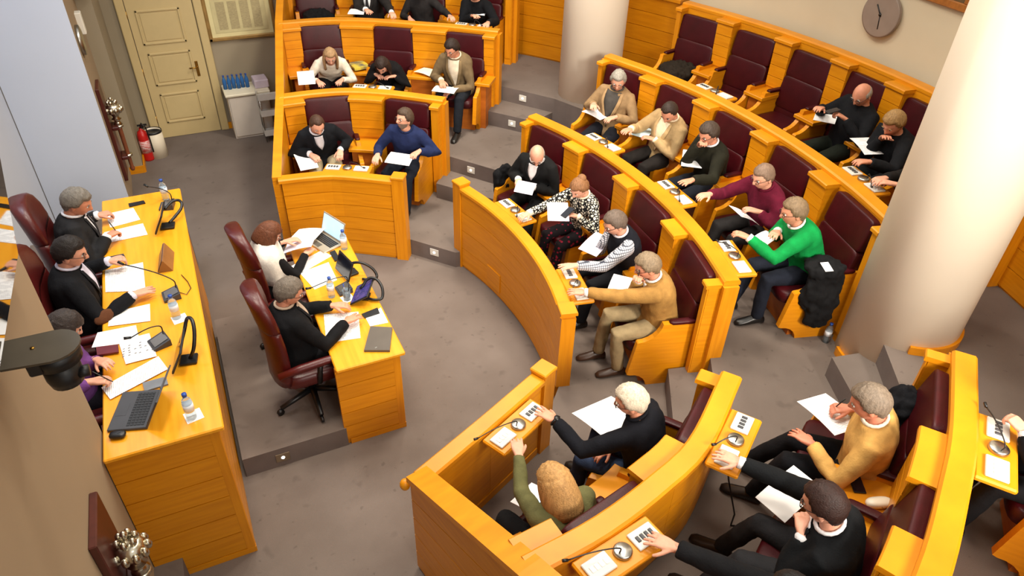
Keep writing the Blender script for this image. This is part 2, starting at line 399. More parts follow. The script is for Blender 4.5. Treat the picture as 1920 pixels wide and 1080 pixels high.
# ---------------------------------------------------------------- rows of the three blocks
def sa(cv,r,angs): return [cv.near(CEN+Vector((math.cos(math.radians(a)),math.sin(math.radians(a))))*r) for a in angs]
def sx(cv,ps): return [cv.near(p) for p in ps]
ORD=['first','second','third','fourth','fifth','sixth']
def row(blk,cv,zf,zr,zb,bounds,label,seatlab,group,ends=(1,1),rear=None,skip=()):
    bench_row(label,cv,zf,zr,zb,bounds,ends,rear)
    edges=[b for p in bounds for b in p]
    for i in range(len(bounds)-1):
        if i in skip: continue
        s=(bounds[i][1]+bounds[i+1][0])/2
        put_seat((blk,i),cv,s,zf,seatlab[i],group)
def B(*v): return list(zip(v[::2],v[1::2]))
def b_ang(cv,r,angs,hw,e0=.07,e1=.07):
    s=sa(cv,r,angs); return [(0,e0)]+[(q-hw,q+hw) for q in s]+[(cv.L-e1,cv.L)]
mm='burgundy oak-armed seat '
row('M1',cM1,L1,1.39,L2,b_ang(cM1,5.24,(10.6,.5,-9.5),.13),'curved oak seat back and rail of the front row in the central block',
    [mm+'under the bald man in black',mm+'under the woman in the patterned jumper',mm+'under the man in the dark vest',mm+'under the man in the mustard brown jacket'],'central front row seats')
row('M2',cM2,L2,1.80,L3,b_ang(cM2,6.56,(13.0,5.1,-2.75,-10.5),.13),'curved oak seat back and rail of the second row in the central block',
    [mm+'under the grey-haired man beside the slim column',mm+'under the man in the beige blazer with arm outstretched',mm+'under the man in the dark green jumper',mm+'under the man in the maroon jumper',mm+'under the man in the bright green jumper'],'central second row seats')
row('M3',cM3,L3,2.25,L3,b_ang(cM3,7.85,(12.9,6.8,.9,-4.9,-10.8),.12),'curved oak seat back along the rear wall under the clock',
    [mm+'with a brown coat lying on it',mm+'empty, second from the slim column in the rear row',mm+'empty, third in the rear row beside the man in black leather',mm+'under the balding man in a black leather jacket',mm+'under the fair-haired man in a dark coat by the thick column',mm+'mostly hidden behind the thick column'],'central rear row seats')
sL1=sx(cL1,[(1.25,8.4),(1.8,8.36),(2.23,8.12),(2.66,7.76)])
row('L1',cL1,L1,1.39,L2,[(0,sL1[0]-.03),(sL1[1]+.02,sL1[2]-.02),(sL1[3]+.02,cL1.L)],'oak seat back and rail of the front row in the left block',
    [mm+'under the man in the dark cardigan',mm+'under the man in the navy zip jumper'],'left block front row seats',ends=(0,1))
s=sx(cL2,[(1.58,9.95),(2.11,9.87),(2.54,9.66),(3.0,9.37),(3.38,9.11),(3.8,8.78)])
row('L2',cL2,L2,1.80,L3,[(0,s[0]-.02),(s[1]+.01,s[2]-.01),(s[3]+.01,s[4]-.01),(s[5]+.03,cL2.L)],'oak seat back and rail of the second row in the left block',
    [mm+'under the woman in the cream jumper',mm+'under the dark-haired woman bending forward',mm+'under the man in the olive blazer'],'left block second row seats',ends=(0,1))
s=[.05+i*.92 for i in range(5)]
k=(cL3.L-.1)/4
row('L3',cL3,L3,2.2,L3,[(0,.10)]+[(.05+k*i-.13,.05+k*i+.13) for i in(1,2,3)]+[(cL3.L-.1,cL3.L)],'oak seat back of the top row in the left block',
    [mm+'empty at the far left of the top row',mm+'under the man in the dark suit and patterned tie',mm+'under the woman in the grey cardigan',mm+'under the person in black at the end of the top row'],'left block top row seats',ends=(0,1))
s=sx(cR1,[(1.27,1.79),(1.86,1.91),(2.25,2.05),(2.76,2.40)])
row('R1',cR1,L1,1.39,L2,[(0,s[0]-.02),(s[1]+.02,s[2]-.01),(s[3]+.02,cR1.L)],'oak seat back and rail of the front row in the near right block',
    [mm+'under the blonde woman in olive',mm+'under the white-haired man in the navy jumper'],'near block front row seats',ends=(0,1),rear=3)
s=sx(cR2,[(2.0,.58),(2.54,.82),(3.01,1.08),(3.33,1.26),(3.87,1.68)])
row('R2',cR2,L2,1.80,L3,[(s[0]-.7,s[0]-.42),(s[1]-.14,s[1]+.12),(s[2]-.02,s[3]+.02),(s[4]+.0,cR2.L)],'oak seat back and rail of the second row in the near right block',
    [mm+'hidden under the man reaching in from the bottom edge',mm+'under the dark-haired man in the black suit',mm+'under the man in the camel jumper'],'near block second row seats',ends=(0,1),rear=3)
# ---------------------------------------------------------------- parapets
def parapet(label,cv,rows,segs,posts,inner=0,zt=1.01,zin=L1):
    p,T,n=cv.at(cv.L/2); t=thing('front_parapet',(p.x,p.y,0),label,'parapet')
    mb=MB(); sweep(mb,cv,rect(-.035,.035,0,zt-.04),0,cv.L); mb.build('core_panel',WOOD,t,world=True)
    mb=MB(); sweep(mb,cv,rect(-.065,.065,zt-.045,zt,.014),-.03,cv.L+.03); mb.build('top_rail',WOOD,t,world=True)
    for a,b in segs: planks(cv,t,cv.L*a,cv.L*b,.03,zt-.05,rows,.035,.05,WOOD,seg=9)
    if inner: planks(cv,t,.02,cv.L-.02,zin+.09,zt-.05,1,-.035,-.045,WOOD,seg=.75); planks(cv,t,.02,cv.L-.02,zin,zin+.08,1,-.035,-.05,WOOD,seg=9,name='skirting')
    for sp in posts:
        p,T,n=cv.at(sp); a=math.atan2(T.y,T.x)
        mb=MB(); mb.box((p.x,p.y,(zt+.02)/2),(.13,.13,zt+.02),RZ(a)); po=mb.build('post',WOODV,t,world=True)
        mb=MB(); mb.box((p.x,p.y,zt+.03),(.15,.15,.035),RZ(a),.008); mb.build('post_cap',WOOD,po,world=True)
    return t
parapet('low planked oak front wall of the left block with a corner post',cL0,6,[(0,.52),(.52,1)],[cL0.L+.06],1)
tM=parapet('curved oak front wall of the central block',cM0,4,[(0,.33),(.33,.66),(.66,1)],[-.07],1)
p,T,n=cM0.at(cM0.L)
mb=MB(); sweep(mb,cM0,rect(-.07,.055,L1,.965),cM0.L,cM0.L+.05); mb.build('end_post',WOODV,tM,world=True)
mb=MB(); sweep(mb,cM0,rect(-.08,.066,1.0,1.03,.006),cM0.L-.1,cM0.L+.06); mb.build('end_cap',WOOD,tM,world=True)
p,T,n=cM0.at(.62); a=math.atan2(T.y,T.x)
mb=MB(); mb.box((p.x+n.x*.056,p.y+n.y*.056,.20),(.26,.012,.22),RZ(a)); mb.build('access_hatch',WOOD,tM,world=True)
parapet('straight oak front wall of the near right block with a tall end post',cR0,4,[(0,.5),(.5,1)],[cR0.L+.06],1)
# sloping end walls of the side blocks
def endwall(label,P,zs,side,rows,knob=False,hw=.075):
    t=thing('end_wall',(P[0][0],P[0][1],0),label,'end wall')
    V=[Vector(p) for p in P]
    def ring(i,d0,d1,a,b):
        T=(V[min(i+1,len(V)-1)]-V[max(i-1,0)]).normalized(); n=Vector((-T.y,T.x))*side
        return [Vector((V[i].x+n.x*d,V[i].y+n.y*d,z)) for d,z in((d0,a),(d1,a),(d1,b),(d0,b))]
    mb=MB(); mb.loft([ring(i,-.035,.035,0,zs[i]-.04) for i in range(len(V))]); mb.build('core_panel',WOOD,t,world=True)
    mb=MB(); mb.loft([ring(i,-hw,hw,zs[i]-.045,zs[i]+.005) for i in range(len(V))]); mb.build('top_rail',WOOD,t,world=True)
    for i in range(len(V)-1):
        for r in range(rows):
            mb=MB(); mb.loft([ring(j,.035,.05,.02+(zs[j]-.07)*r/rows+.004,.02+(zs[j]-.07)*(r+1)/rows-.004) for j in(i,i+1)]); mb.build('plank',WOOD,t,world=True)
    if knob:
        c=V[0]; mb=MB(); mb.ball((c.x-.075,c.y+.02,.9),(.035,.035,.045)); mb.build('knob',WOOD,t,True,True)
    return t
endwall('sloping oak end wall of the left block facing the white door',[(.66,7.13),(1.0,8.47),(1.33,10.0),(1.6,11.0)],[1.01,1.40,1.81,2.15],1,5,hw=.048)
endwall('sloping planked oak end wall of the near right block',[(.76,2.83),(1.0,1.74),(1.31,.42)],[1.01,1.40,1.78],-1,5,True)
# ================================================================ people
def proj(P):
    d=(P[0],P[1],P[2]-CAMH); c=[sum(RW[i][k]*d[i] for i in range(3)) for k in range(3)]
    return 960+FPX*c[0]/c[2],540+FPX*c[1]/c[2]
QUEUE=[]
def rlater(mb,vox,it,disp,seed,cb,fac=.5):
    me=mb.mesh('tmp',WOOD); o=bpy.data.objects.new('tmp',me); COL.objects.link(o)
    m=o.modifiers.new('r','REMESH'); m.mode='VOXEL'; m.voxel_size=vox; m.use_smooth_shade=True
    if it: s=o.modifiers.new('s','SMOOTH'); s.iterations=it; s.factor=fac
    QUEUE.append((o,disp,seed,cb))
def flush():
    dg=bpy.context.evaluated_depsgraph_get()
    res=[bpy.data.meshes.new_from_object(q[0].evaluated_get(dg)) for q in QUEUE]
    for (o,disp,seed,cb),r in zip(QUEUE,res):
        me=o.data; bpy.data.objects.remove(o); bpy.data.meshes.remove(me)
        if disp:
            nr=[v.normal.copy() for v in r.vertices]; co=[]
            for v,nn in zip(r.vertices,nr):
                p=v.co; q=Vector((p.x*15+seed,p.y*15,p.z*11)); q2=Vector((p.x*34+seed*2,p.y*34,p.z*20))
                co.extend(p+nn*(noise.noise(q)*disp+noise.noise(q2)*disp*.45))
            r.vertices.foreach_set('co',co)
        r.polygons.foreach_set('use_smooth',[True]*len(r.polygons)); cb(r)
    QUEUE.clear()
def sstep(a,b,x):
    t=max(0,min(1,(x-a)/(b-a))); return t*t*(3-2*t)
def g(x,w): return math.exp(-(x/w)**2)
def headpt(az,el):
    d=Vector((math.cos(el)*math.cos(az),math.cos(el)*math.sin(az),math.sin(el)))
    p=Vector((.099*d.x,.077*d.y,.118*d.z))
    if d.z<0:
        k=-d.z; p.y*=1-.30*k**1.4
        p.x*=(1-.04*k) if d.x>0 else (1-.42*k)
    else: p.x*=1+.05*max(0,-d.x)*d.z
    if d.x>.2:
        z,y=p.z,p.y; f=0
        gz=sstep(.03,-.022,z)*sstep(-.043,-.026,z)
        f+=.026*gz*g(y,.013+.004*sstep(0,-.03,z))
        f+=.006*g(z-.028,.013)*g(y,.05)
        f-=.010*g(abs(y)-.032,.017)*g(z-.008,.014)
        f+=.006*g(z+.062,.013)*g(y,.024)
        f+=.010*g(z+.098,.018)*g(y,.028)
        f+=.004*g(abs(y)-.045,.02)*g(z+.025,.02)
        p.x+=f
    return p,d
NAZ,NEL=36,30
def grid():
    for i in range(NEL+1):
        el=-PI/2+PI*i/NEL
        for j in range(NAZ):
            u=-PI+2*PI*j/NAZ; yield el,u-.42*math.sin(u)*(1 if True else 0)
def gridmesh(mb,fn,M,facemat=None):
    P=[fn(az,el) for el,az in grid()]; base=len(mb.v)
    mb.v+=[tuple(M@p) for p in P]
    for i in range(NEL):
        for j in range(NAZ):
            a=i*NAZ+j;b=i*NAZ+(j+1)%NAZ; f=(a,b,b+NAZ,a+NAZ)
            mb.f.append(tuple(base+q for q in f))
            c=sum((P[q] for q in f),Vector())/4; mb.mi.append(facemat(c) if facemat else 0)
def hair_off(style,az,el,p,d,seed):
    a=abs(az); z=p.z
    side=sstep(.9,1.5,a); back=sstep(1.7,2.4,a)
    front={'short':.062,'receding':.082,'full':.066,'fringe':.045,'bald':.3,'bob':.05,'long':.06,'updo':.06}[style]
    line=front*(1-side)+(-.005)*side*(1-back)+(-.075)*back
    m=sstep(line-.012,line+.012,z)
    if style=='bald': 
        line=-.005*(1-back)-.075*back; m=sstep(line-.01,line+.01,z)*sstep(1.1,1.45,a)*sstep(.062,.03,z)
    if style=='receding': m*=1-.8*sstep(.10,.116,z)*0
    th={'short':.013,'receding':.011,'full':.021,'fringe':.02,'bald':.007,'bob':.022,'long':.022,'updo':.02}[style]
    n=noise.noise(Vector((d.x*6+seed,d.y*6,d.z*6)))*.5+noise.noise(Vector((d.x*17+seed,d.y*17,d.z*12)))*.5
    return m*(th*(1+.5*n))-.006*(1-m)
SKINS=[(214,156,130),(206,142,114),(198,126,100)]
def skinm(i): return mat('skin_tone_%d'%i,SKINS[i],.5,0,var=.06,scale=(40,40,40),spec=.35)
def cloth(rgb,k='plain'):
    nm='%s_cloth_%02x%02x%02x'%(k,*rgb)
    if nm in MATS: return MATS[nm]
    if max(rgb)<72: rgb=tuple(int(c*.62) for c in rgb)
    m=mat(nm,rgb,.88,0,var=.14,scale=(14,14,14),bump=.25,bscale=90,spec=.2)
    if k!='plain':
        nt=m.node_tree;N=nt.nodes;L=nt.links; b=N['Principled BSDF']; tc=[n for n in N if n.type=='TEX_COORD'][0]
        cur=b.inputs['Base Color'].links[0].from_socket
        mx=N.new('ShaderNodeMix'); mx.data_type='RGBA'; L.new(cur,mx.inputs[6])
        if k=='leopard':
            t=N.new('ShaderNodeTexVoronoi'); t.feature='DISTANCE_TO_EDGE'; t.inputs['Scale'].default_value=34; mx.inputs[7].default_value=srgb(22,22,24)
            L.new(tc.outputs['Object'],t.inputs['Vector']); r=N.new('ShaderNodeMath'); r.operation='LESS_THAN'; r.inputs[1].default_value=.16; L.new(t.outputs['Distance'],r.inputs[0]); L.new(r.outputs[0],mx.inputs[0])
        elif k=='check':
            w=[]
            for ax in 'XZ':
                t=N.new('ShaderNodeTexWave'); t.bands_direction=ax; t.inputs['Scale'].default_value=16; L.new(tc.outputs['Object'],t.inputs['Vector']); w.append(t)
            r=N.new('ShaderNodeMath'); r.operation='MAXIMUM'; L.new(w[0].outputs['Fac'],r.inputs[0]); L.new(w[1].outputs['Fac'],r.inputs[1])
            r2=N.new('ShaderNodeMapRange'); r2.inputs[1].default_value=.75; r2.inputs[2].default_value=.95; L.new(r.outputs[0],r2.inputs[0]); L.new(r2.outputs[0],mx.inputs[0]); mx.inputs[7].default_value=srgb(60,64,76)
        elif k=='dots':
            t=N.new('ShaderNodeTexVoronoi'); t.inputs['Scale'].default_value=22; mx.inputs[7].default_value=srgb(120,20,40)
            L.new(tc.outputs['Object'],t.inputs['Vector']); r=N.new('ShaderNodeMath'); r.operation='LESS_THAN'; r.inputs[1].default_value=.3; L.new(t.outputs['Distance'],r.inputs[0]); L.new(r.outputs[0],mx.inputs[0])
        L.new(mx.outputs[2],b.inputs['Base Color'])
    return m
def hairm(rgb): return mat('hair_%02x%02x%02x'%rgb,rgb,.6,0,var=.2,scale=(80,80,7),bump=.4,bscale=120,spec=.3,det=4)
# ---- hand templates
def hand_tpl(curl,spread,thumb):
    mb=MB(); n=12
    def sec(x,a,b,z=0): return [Vector((x,a*math.copysign(abs(math.cos(2*PI*k/n))**.7,math.cos(2*PI*k/n)),z+b*math.copysign(abs(math.sin(2*PI*k/n))**.7,math.sin(2*PI*k/n)))) for k in range(n)]
    mb.loft([sec(-.05,.026,.021),sec(-.02,.026,.02),sec(.015,.031,.018),(sec(.05,.041,.016)),sec(.085,.043,.0135),sec(.098,.038,.011)])
    for y,l,c in((.030,.072,.9),(.010,.080,1),(-.011,.074,1.05),(-.030,.060,1.15)):
        p=Vector((.086,y,.001)); ang=0; path=[Vector((.06,y*.9,.001)),p.copy()]; yaw=spread*y/.03
        for fr,cc in((.45,.7),(.31,1.1),(.24,.8)):
            ang+=math.radians(curl*c*cc); dr=Vector((math.cos(ang)*math.cos(yaw),math.cos(ang)*math.sin(yaw),-math.sin(ang)))
            p=p+dr*l*fr; path.append(p.copy())
        mb.tube(path,[.0105,.0105,.0095,.0085,.0068],8)
    a=math.radians(thumb)
    p0=Vector((.022,.026,-.004)); p1=p0+Vector((math.cos(a),math.sin(a),-.25))*.036; p2=p1+Vector((math.cos(a*.7),math.sin(a*.7),-.35))*.03; p3=p2+Vector((math.cos(a*.4),math.sin(a*.4),-.4))*.022
    mb.tube([p0-Vector((.012,.012,0)),p0,p1,p2,p3],[.014,.0135,.0115,.0105,.0078],8)
    R=[]
    def cb(me): R.extend(([v.co.copy() for v in me.vertices],[tuple(p.vertices) for p in me.polygons])); bpy.data.meshes.remove(me)
    rlater(mb,.0048,2,0,0,cb,.35); return R
HANDS={'flat':hand_tpl(9,.22,48),'relax':hand_tpl(26,.10,42),'grip':hand_tpl(52,.03,34),'point':hand_tpl(16,.12,30)}
flush()
SEC=[(-.09,.175,.125,.0),(-.02,.188,.142,.0),(.08,.176,.132,.005),(.18,.166,.124,.01),(.28,.18,.128,.01),(.36,.192,.128,.005),(.415,.188,.112,.0),(.46,.145,.088,.0),(.495,.088,.07,.0),(.52,.062,.06,.0)]
def lerp_sec(t):
    for a,b in zip(SEC,SEC[1:]):
        if t<=b[0]: f=max(0,(t-a[0])/(b[0]-a[0])); return [a[i]+(b[i]-a[i])*f for i in range(4)]
    return list(SEC[-1])
class Rig:
    def __init__(s,hipz,lean,side,twist,hunch,k):
        s.hz,s.lean,s.side,s.tw,s.hu,s.k=hipz,lean,side,twist,hunch,k
        s.tab=[]; p=Vector((0,0,hipz)); t=-.1; st=.02
        p=p-s.O(-.1)@Vector((0,0,.1))*k
        while t<.8:
            s.tab.append((t,p.copy())); p=p+s.O(t)@Vector((0,0,st))*k; t+=st
    def O(s,t):
        f=sstep(-.05,.22,t); h=sstep(.25,.5,t)
        return RZ(math.radians(s.tw)*sstep(.05,.4,t))@RX(math.radians(-s.side)*f)@RY(math.radians(s.lean*f+s.hu*h))
    def P(s,t,v=(0,0,0)):
        i=max(0,min(len(s.tab)-2,int((t+.1)/.02))); a,b=s.tab[i],s.tab[i+1]; f=(t-a[0])/.02
        return a[1].lerp(b[1],f)+s.O(t)@(Vector(v)*s.k)
def ik(a,b,l1,l2,pole):
    d=b-a; L=d.length; mx=(l1+l2)*.997; sc=1
    if L>mx: sc=min(1.13,L/mx); l1*=sc; l2*=sc; mx*=sc
    if L>mx: b=a+d.normalized()*mx; L=mx
    u=(b-a).normalized(); x=(l1*l1-l2*l2+L*L)/(2*L); h=math.sqrt(max(0,l1*l1-x*x))
    w=pole-u*pole.dot(u); w=w.normalized() if w.length>1e-5 else Vector((0,0,-1))
    return a+u*x+w*h,b
PEOPLE={}
def person(key,loc,face,label,head=None,lean=10,side=0,twist=0,hunch=8,yaw=0,pitch=20,hl=None,hr=None,top='suit',tc=(30,30,34),shirt=(226,228,234),tie=None,leg=(30,30,36),shoe=(24,20,18),hair='short',hc=(90,84,78),skin=0,glasses=False,beard=None,female=False,k=1.0,seatz=.46,feet=(.50,.12),hands=('relax','relax'),vw=.055,vb=.2,pol=(None,None),cuff=True,group=None,pat='plain',legpat='plain',legs=True,sleeve=1,fitrange=(-12,58),shx=0,shift=True):
    """loc: floor point under the hips; face: heading (deg); hl / hr: world targets of left and right hand"""
    if female: k*=.93
    fz=math.radians(face); Mw=RZ(fz); L=Vector(loc); hipz=seatz+.055*k
    def headc(rg): return rg.P(.53,(0,0,0))+RZ(math.radians(yaw+twist))@RY(math.radians(pitch))@Vector((.018,0,.088))*k
    if head:
        best=None
        def score(le,si):
            hc_=headc(Rig(hipz,le,si,twist,hunch,k)); r=None
            for q_ in range(-9,10):
                dy=q_*.016*(1 if shift else 0); q=proj(Mw@(hc_+Vector((0,dy,0)))+L); e=(q[0]-head[0])**2+(q[1]-head[1])**2+.06*(le-lean)**2+.35*si*si+2500*dy*dy
                if r is None or e<r[0]: r=(e,le,si,dy)
                if not shift: break
            return r
        for le in range(fitrange[0],fitrange[1],5):
            for si in range(-20,21,5):
                e=score(le,si)
                if best is None or e[0]<best[0]: best=e
        for st in(2.5,1.2,.6):
            b0=best
            for le in(-st,0,st):
                for si in(-st,0,st):
                    e=score(b0[1]+le,b0[2]+si)
                    if e[0]<best[0]: best=e
        lean,side=best[1],best[2]; L=L+Mw@Vector((0,best[3],0))
    rg=Rig(hipz,lean,side,twist,hunch,k); inv=Mw.inverted()
    n=16
    def torso(mb,add,t0=-.09,t1=.53):
        rings=[]
        ts=[t0]+[q[0] for q in SEC if t0<q[0]<t1]+[t1]
        for t in ts:
            _,a,b,xo=lerp_sec(t); a+=add; b+=add
            if female and .1<t<.25: a*=.93
            rings.append([rg.P(t,(xo+b*math.copysign(abs(math.cos(2*PI*q/n))**.85,math.cos(2*PI*q/n)),a*math.copysign(abs(math.sin(2*PI*q/n))**.85,math.sin(2*PI*q/n)),0)) for q in range(n)])
        mb.loft(rings)
    A={}
    for sd,tgt,hp,po in((1,hl,hands[0],pol[0]),(-1,hr,hands[1],pol[1])):
        sh=rg.P(.425,(0,sd*.168,-.005))
        if tgt is None: T=Vector((.38,sd*.10,hipz+.14)); 
        elif len(tgt)==4:
            c=(tgt[1]-960,tgt[2]-540,FPX); r=Vector([sum(RW[i][q]*c[q] for q in range(3)) for i in range(3)]); o_=inv@(Vector((0,0,CAMH))-L); r=inv@r; T=o_+r*((tgt[3]-o_.x)/r.x)
        else: T=inv@(Vector(tgt)-L)
        sh=sh+(T-sh).normalized()*min(.05,max(0,(T-sh).length-.45))
        pole=Vector(po) if po else Vector((-.35,sd*.75,-.75))
        d0=(T-sh).normalized(); e,w=ik(sh,T-d0*.075*k,.29*k,.265*k,pole)
        fd=(w-e).normalized()
        hd=(T-w); hd=hd.normalized() if hd.length>.02 else fd
        hd=(fd*.65+hd*.5).normalized()
        A[sd]=(sh,e,w,hd,hp)
    leg_={}
    for i,sd in enumerate((1,-1)):
        hj=Vector((0,sd*.095*k,hipz-.01)); fx=feet[0] if not hasattr(feet[0],'__len__') else feet[0][i]
        an=Vector((fx*k+shx,sd*feet[1],.085)); kn,an=ik(hj,an,.43*k,.42*k,Vector((1,sd*.12,.7))); leg_[sd]=(hj,kn,an)
    # body
    mb=MB(); torso(mb,-.022)
    mb.tube([rg.P(.47),rg.P(.53),rg.P(.53)+(headc(rg)-rg.P(.53))*.75],[.062*k,.055*k,.053*k],12)
    for sd in(1,-1):
        sh,e,w,hd,hp=A[sd]; mb.tube([sh,sh.lerp(e,.5),e,e.lerp(w,.45),w+ (w-e).normalized()*.015],[.048*k,.044*k,.038*k,.034*k,.025*k],10)
        hj,kn,an=leg_[sd]
        if legs: mb.tube([hj,hj.lerp(kn,.5),kn,kn.lerp(an,.4),an],[.075*k,.068*k,.05*k,.046*k,.034*k],10)
    out=MB(); trunk=mb
    H=headc(rg); Hm=Matrix.Translation(H)@(RZ(math.radians(yaw+twist))@RY(math.radians(pitch))).to_4x4()@Matrix.Scale(k,4)
    def fm(c):
        if c.x>.075 and abs(c.y)<.022 and -.069<c.z<-.056: return 2
        if beard and c.x>.0 and c.z<-.04 and not(c.x>.095 and c.z>-.045): return 1
        return 0
    seed=hash(key)%97 if False else sum(ord(c) for c in key)%97
    gridmesh(out,lambda az,el:headpt(az,el)[0],Hm,fm)
    H3=Hm.to_3x3(); 
    def hb(c,r,m): out.m=m; out.ball(Hm@Vector(c),Vector(r)*k,8,6,H3.normalized())
    for sd in(1,-1):
        hb((-.004,sd*.076,-.012),(.017,.009,.032),0); hb((.083,sd*.032,.008),(.008,.014,.0075),3); hb((.090,sd*.032,.008),(.003,.006,.006),4)
        hb((.090,sd*.034,.027),(.006,.019,.0042),1)
    out.m=0
    for sd in(1,-1):
        sh,e,w,hd,hp=A[sd]; V,F=HANDS[hp]; up=Vector((0,0,1))
        if abs(hd.z)>.85: up=Vector((1,0,.2))
        nrm=(up-hd*up.dot(hd)).normalized(); yy=nrm.cross(hd)
        M=Matrix((hd,yy,nrm)).transposed(); out.add([w+M@(Vector((v.x,v.y if sd<0 else -v.y,v.z))*k) for v in V],F)
    hcm=hairm(hc)
    body=bpy.data.objects.new('person',bpy.data.meshes.new('person')); COL.objects.link(body)
    bmats=[skinm(skin),hairm(beard) if beard else hcm,mat('lips',(176,98,88),.5),mat('eye_white',(226,220,212),.3,var=.02),mat('iris_dark',(40,28,22),.2)]
    def bodycb(me):
        out.add([v.co for v in me.vertices],[tuple(p.vertices) for p in me.polygons]); bpy.data.meshes.remove(me); old=body.data
        body.data=out.mesh('person',bmats,True); bpy.data.meshes.remove(old)
    rlater(trunk,.02,3,0,0,bodycb)
    body.location=L; body.rotation_euler=(0,0,fz); tag(body,label,'person',group)
    def child(nm,me,m): 
        
        mb_,vox,it,dp=me; o=bpy.data.objects.new(nm,bpy.data.meshes.new(nm)); COL.objects.link(o); o.parent=body
        def cb(r):
            r.materials.clear(); r.materials.append(m); r.name=nm; old=o.data; o.data=r; bpy.data.meshes.remove(old)
        rlater(mb_,vox,it,dp,seed,cb); return o
    # upper garment
    add={'suit':.022,'jumper':.014,'vest':.02}.get(top,.012)-(.008 if female else 0)
    tm=cloth(tc,pat); mb=MB(); torso(mb,add,-.10 if top=='suit' else -.06,.495)
    if top=='suit':
        mb.ball(Vector((.02,0,hipz-.035)),(.185*k,.225*k,.115*k),16,10)
    def sleeves(mb,ad,f=1):
        for sd in(1,-1):
            sh,e,w,hd,hp=A[sd]; w2=e.lerp(w,f)
            ad=min(ad,.014); mb.tube([rg.P(.40,(0,sd*.10,0)),sh,sh.lerp(e,.45),e,e.lerp(w2,.5),w2],[(.085+ad)*k,(.062+ad)*k,(.054+ad)*k,(.047+ad)*k,(.042+ad)*k,(.034+ad)*k],12)
    if top!='vest':
        sleeves(mb,add,.96*sleeve); child('jacket' if top=='suit' else 'jumper',(mb,.0135,4,.005),tm)
    else:
        for sd in(1,-1): sh=A[sd][0]; mb.tube([rg.P(.38,(0,sd*.08,0)),sh],[.1*k,.075*k],12)
        child('vest',(mb,.0135,4,.007),tm)
        mb=MB(); sleeves(mb,.008,.96); child('shirt_sleeves',(mb,.0135,3,.004),cloth(shirt,'check'))
    def surf(t,y,off):
        _,a,b,xo=lerp_sec(t); a+=add;b+=add; y=max(-a*.95,min(a*.95,y)); c=(1-(abs(y)/a)**(2/.85))**(.85/2)
        return rg.P(t,(xo+b*c+off,y,0))
    def strip(nm,f0,f1,t0,t1,off,m,nt=10,ny=4,th=.006):
        mb=MB(); rings=[]
        for i in range(nt+1):
            t=t0+(t1-t0)*i/nt; a,b=f0(t),f1(t)
            top_=[surf(t,a+(b-a)*j/ny,off) for j in range(ny+1)]; bot=[surf(t,b+(a-b)*j/ny,off-th) for j in range(ny+1)]
            rings.append(top_+bot)
        mb.loft(rings); return mb.build(nm,m,body,True)
    sm=cloth(shirt) if shirt else None
    if top=='suit':
        w=lambda t:max(.004,vw*sstep(vb-.03,.44,t))
        strip('shirt',lambda t:-w(t),lambda t:w(t),vb,.495,.006,sm)
        lm=cloth(tuple(min(255,int(c*1.12)+3) for c in tc),'plain')
        for sd in(1,-1): strip('lapel',lambda t:sd*w(t),lambda t:sd*(w(t)+.035*sstep(vb-.02,vb+.15,t)*(1-.4*sstep(.42,.49,t))+.003),vb,.488,.011,lm,ny=3)
        if tie: strip('tie',lambda t:-(.012+.018*sstep(.48,.25,t)),lambda t:.012+.018*sstep(.48,.25,t),vb+.01,.492,.013,cloth(tie),ny=2)
    elif top=='jumper' and shirt:
        pass
    if shirt and top!='roll':
        mb=MB(); R_=[]
        for q in range(17):
            a=2*PI*q/16; R_.append(rg.P(.503+.012*(1-math.cos(a))/2,(.068*math.cos(a)+.004,.074*math.sin(a),0)))
        mb.tube(R_,.011*k,8); mb.build('collar',sm,body,True)
    if cuff and shirt and top!='vest':
        for sd in(1,-1):
            sh,e,w,hd,hp=A[sd]; w2=e.lerp(w,sleeve); d=(w-e).normalized(); mb=MB(); mb.tube([w2-d*.03,w2+d*.014],[.039*k,.037*k],12); mb.build('cuff',sm,body,True)
    # trousers and shoes
    if legs:
        mb=MB(); torso(mb,.006,-.095,.07)
        for sd in(1,-1):
            hj,kn,an=leg_[sd]; mb.tube([hj-Vector((.05,0,0)),hj,hj.lerp(kn,.5),kn,kn.lerp(an,.45),an+Vector((0,0,-.005))],[.09*k,.098*k,.088*k,.07*k,.063*k,.056*k],12)
        child('trousers',(mb,.016,4,.005),cloth(leg,legpat))
        for sd in(1,-1):
            hj,kn,an=leg_[sd]; mb=MB(); x,y=an.x,an.y
            def fs(dx,a,zt,zb=.002): return [Vector((x+dx,y+a*math.cos(2*PI*q/10),(zt+zb)/2+(zt-zb)/2*math.sin(2*PI*q/10))) for q in range(10)]
            mb.loft([fs(-.075,.022,.06),fs(-.06,.036,.085),fs(-.01,.04,.10),fs(.05,.042,.085),fs(.11,.046,.06),fs(.17,.042,.045),fs(.20,.022,.03)]); mb.build('shoe',mat('shoe_%02x%02x%02x'%shoe,shoe,.35,0,var=.1),body,True)
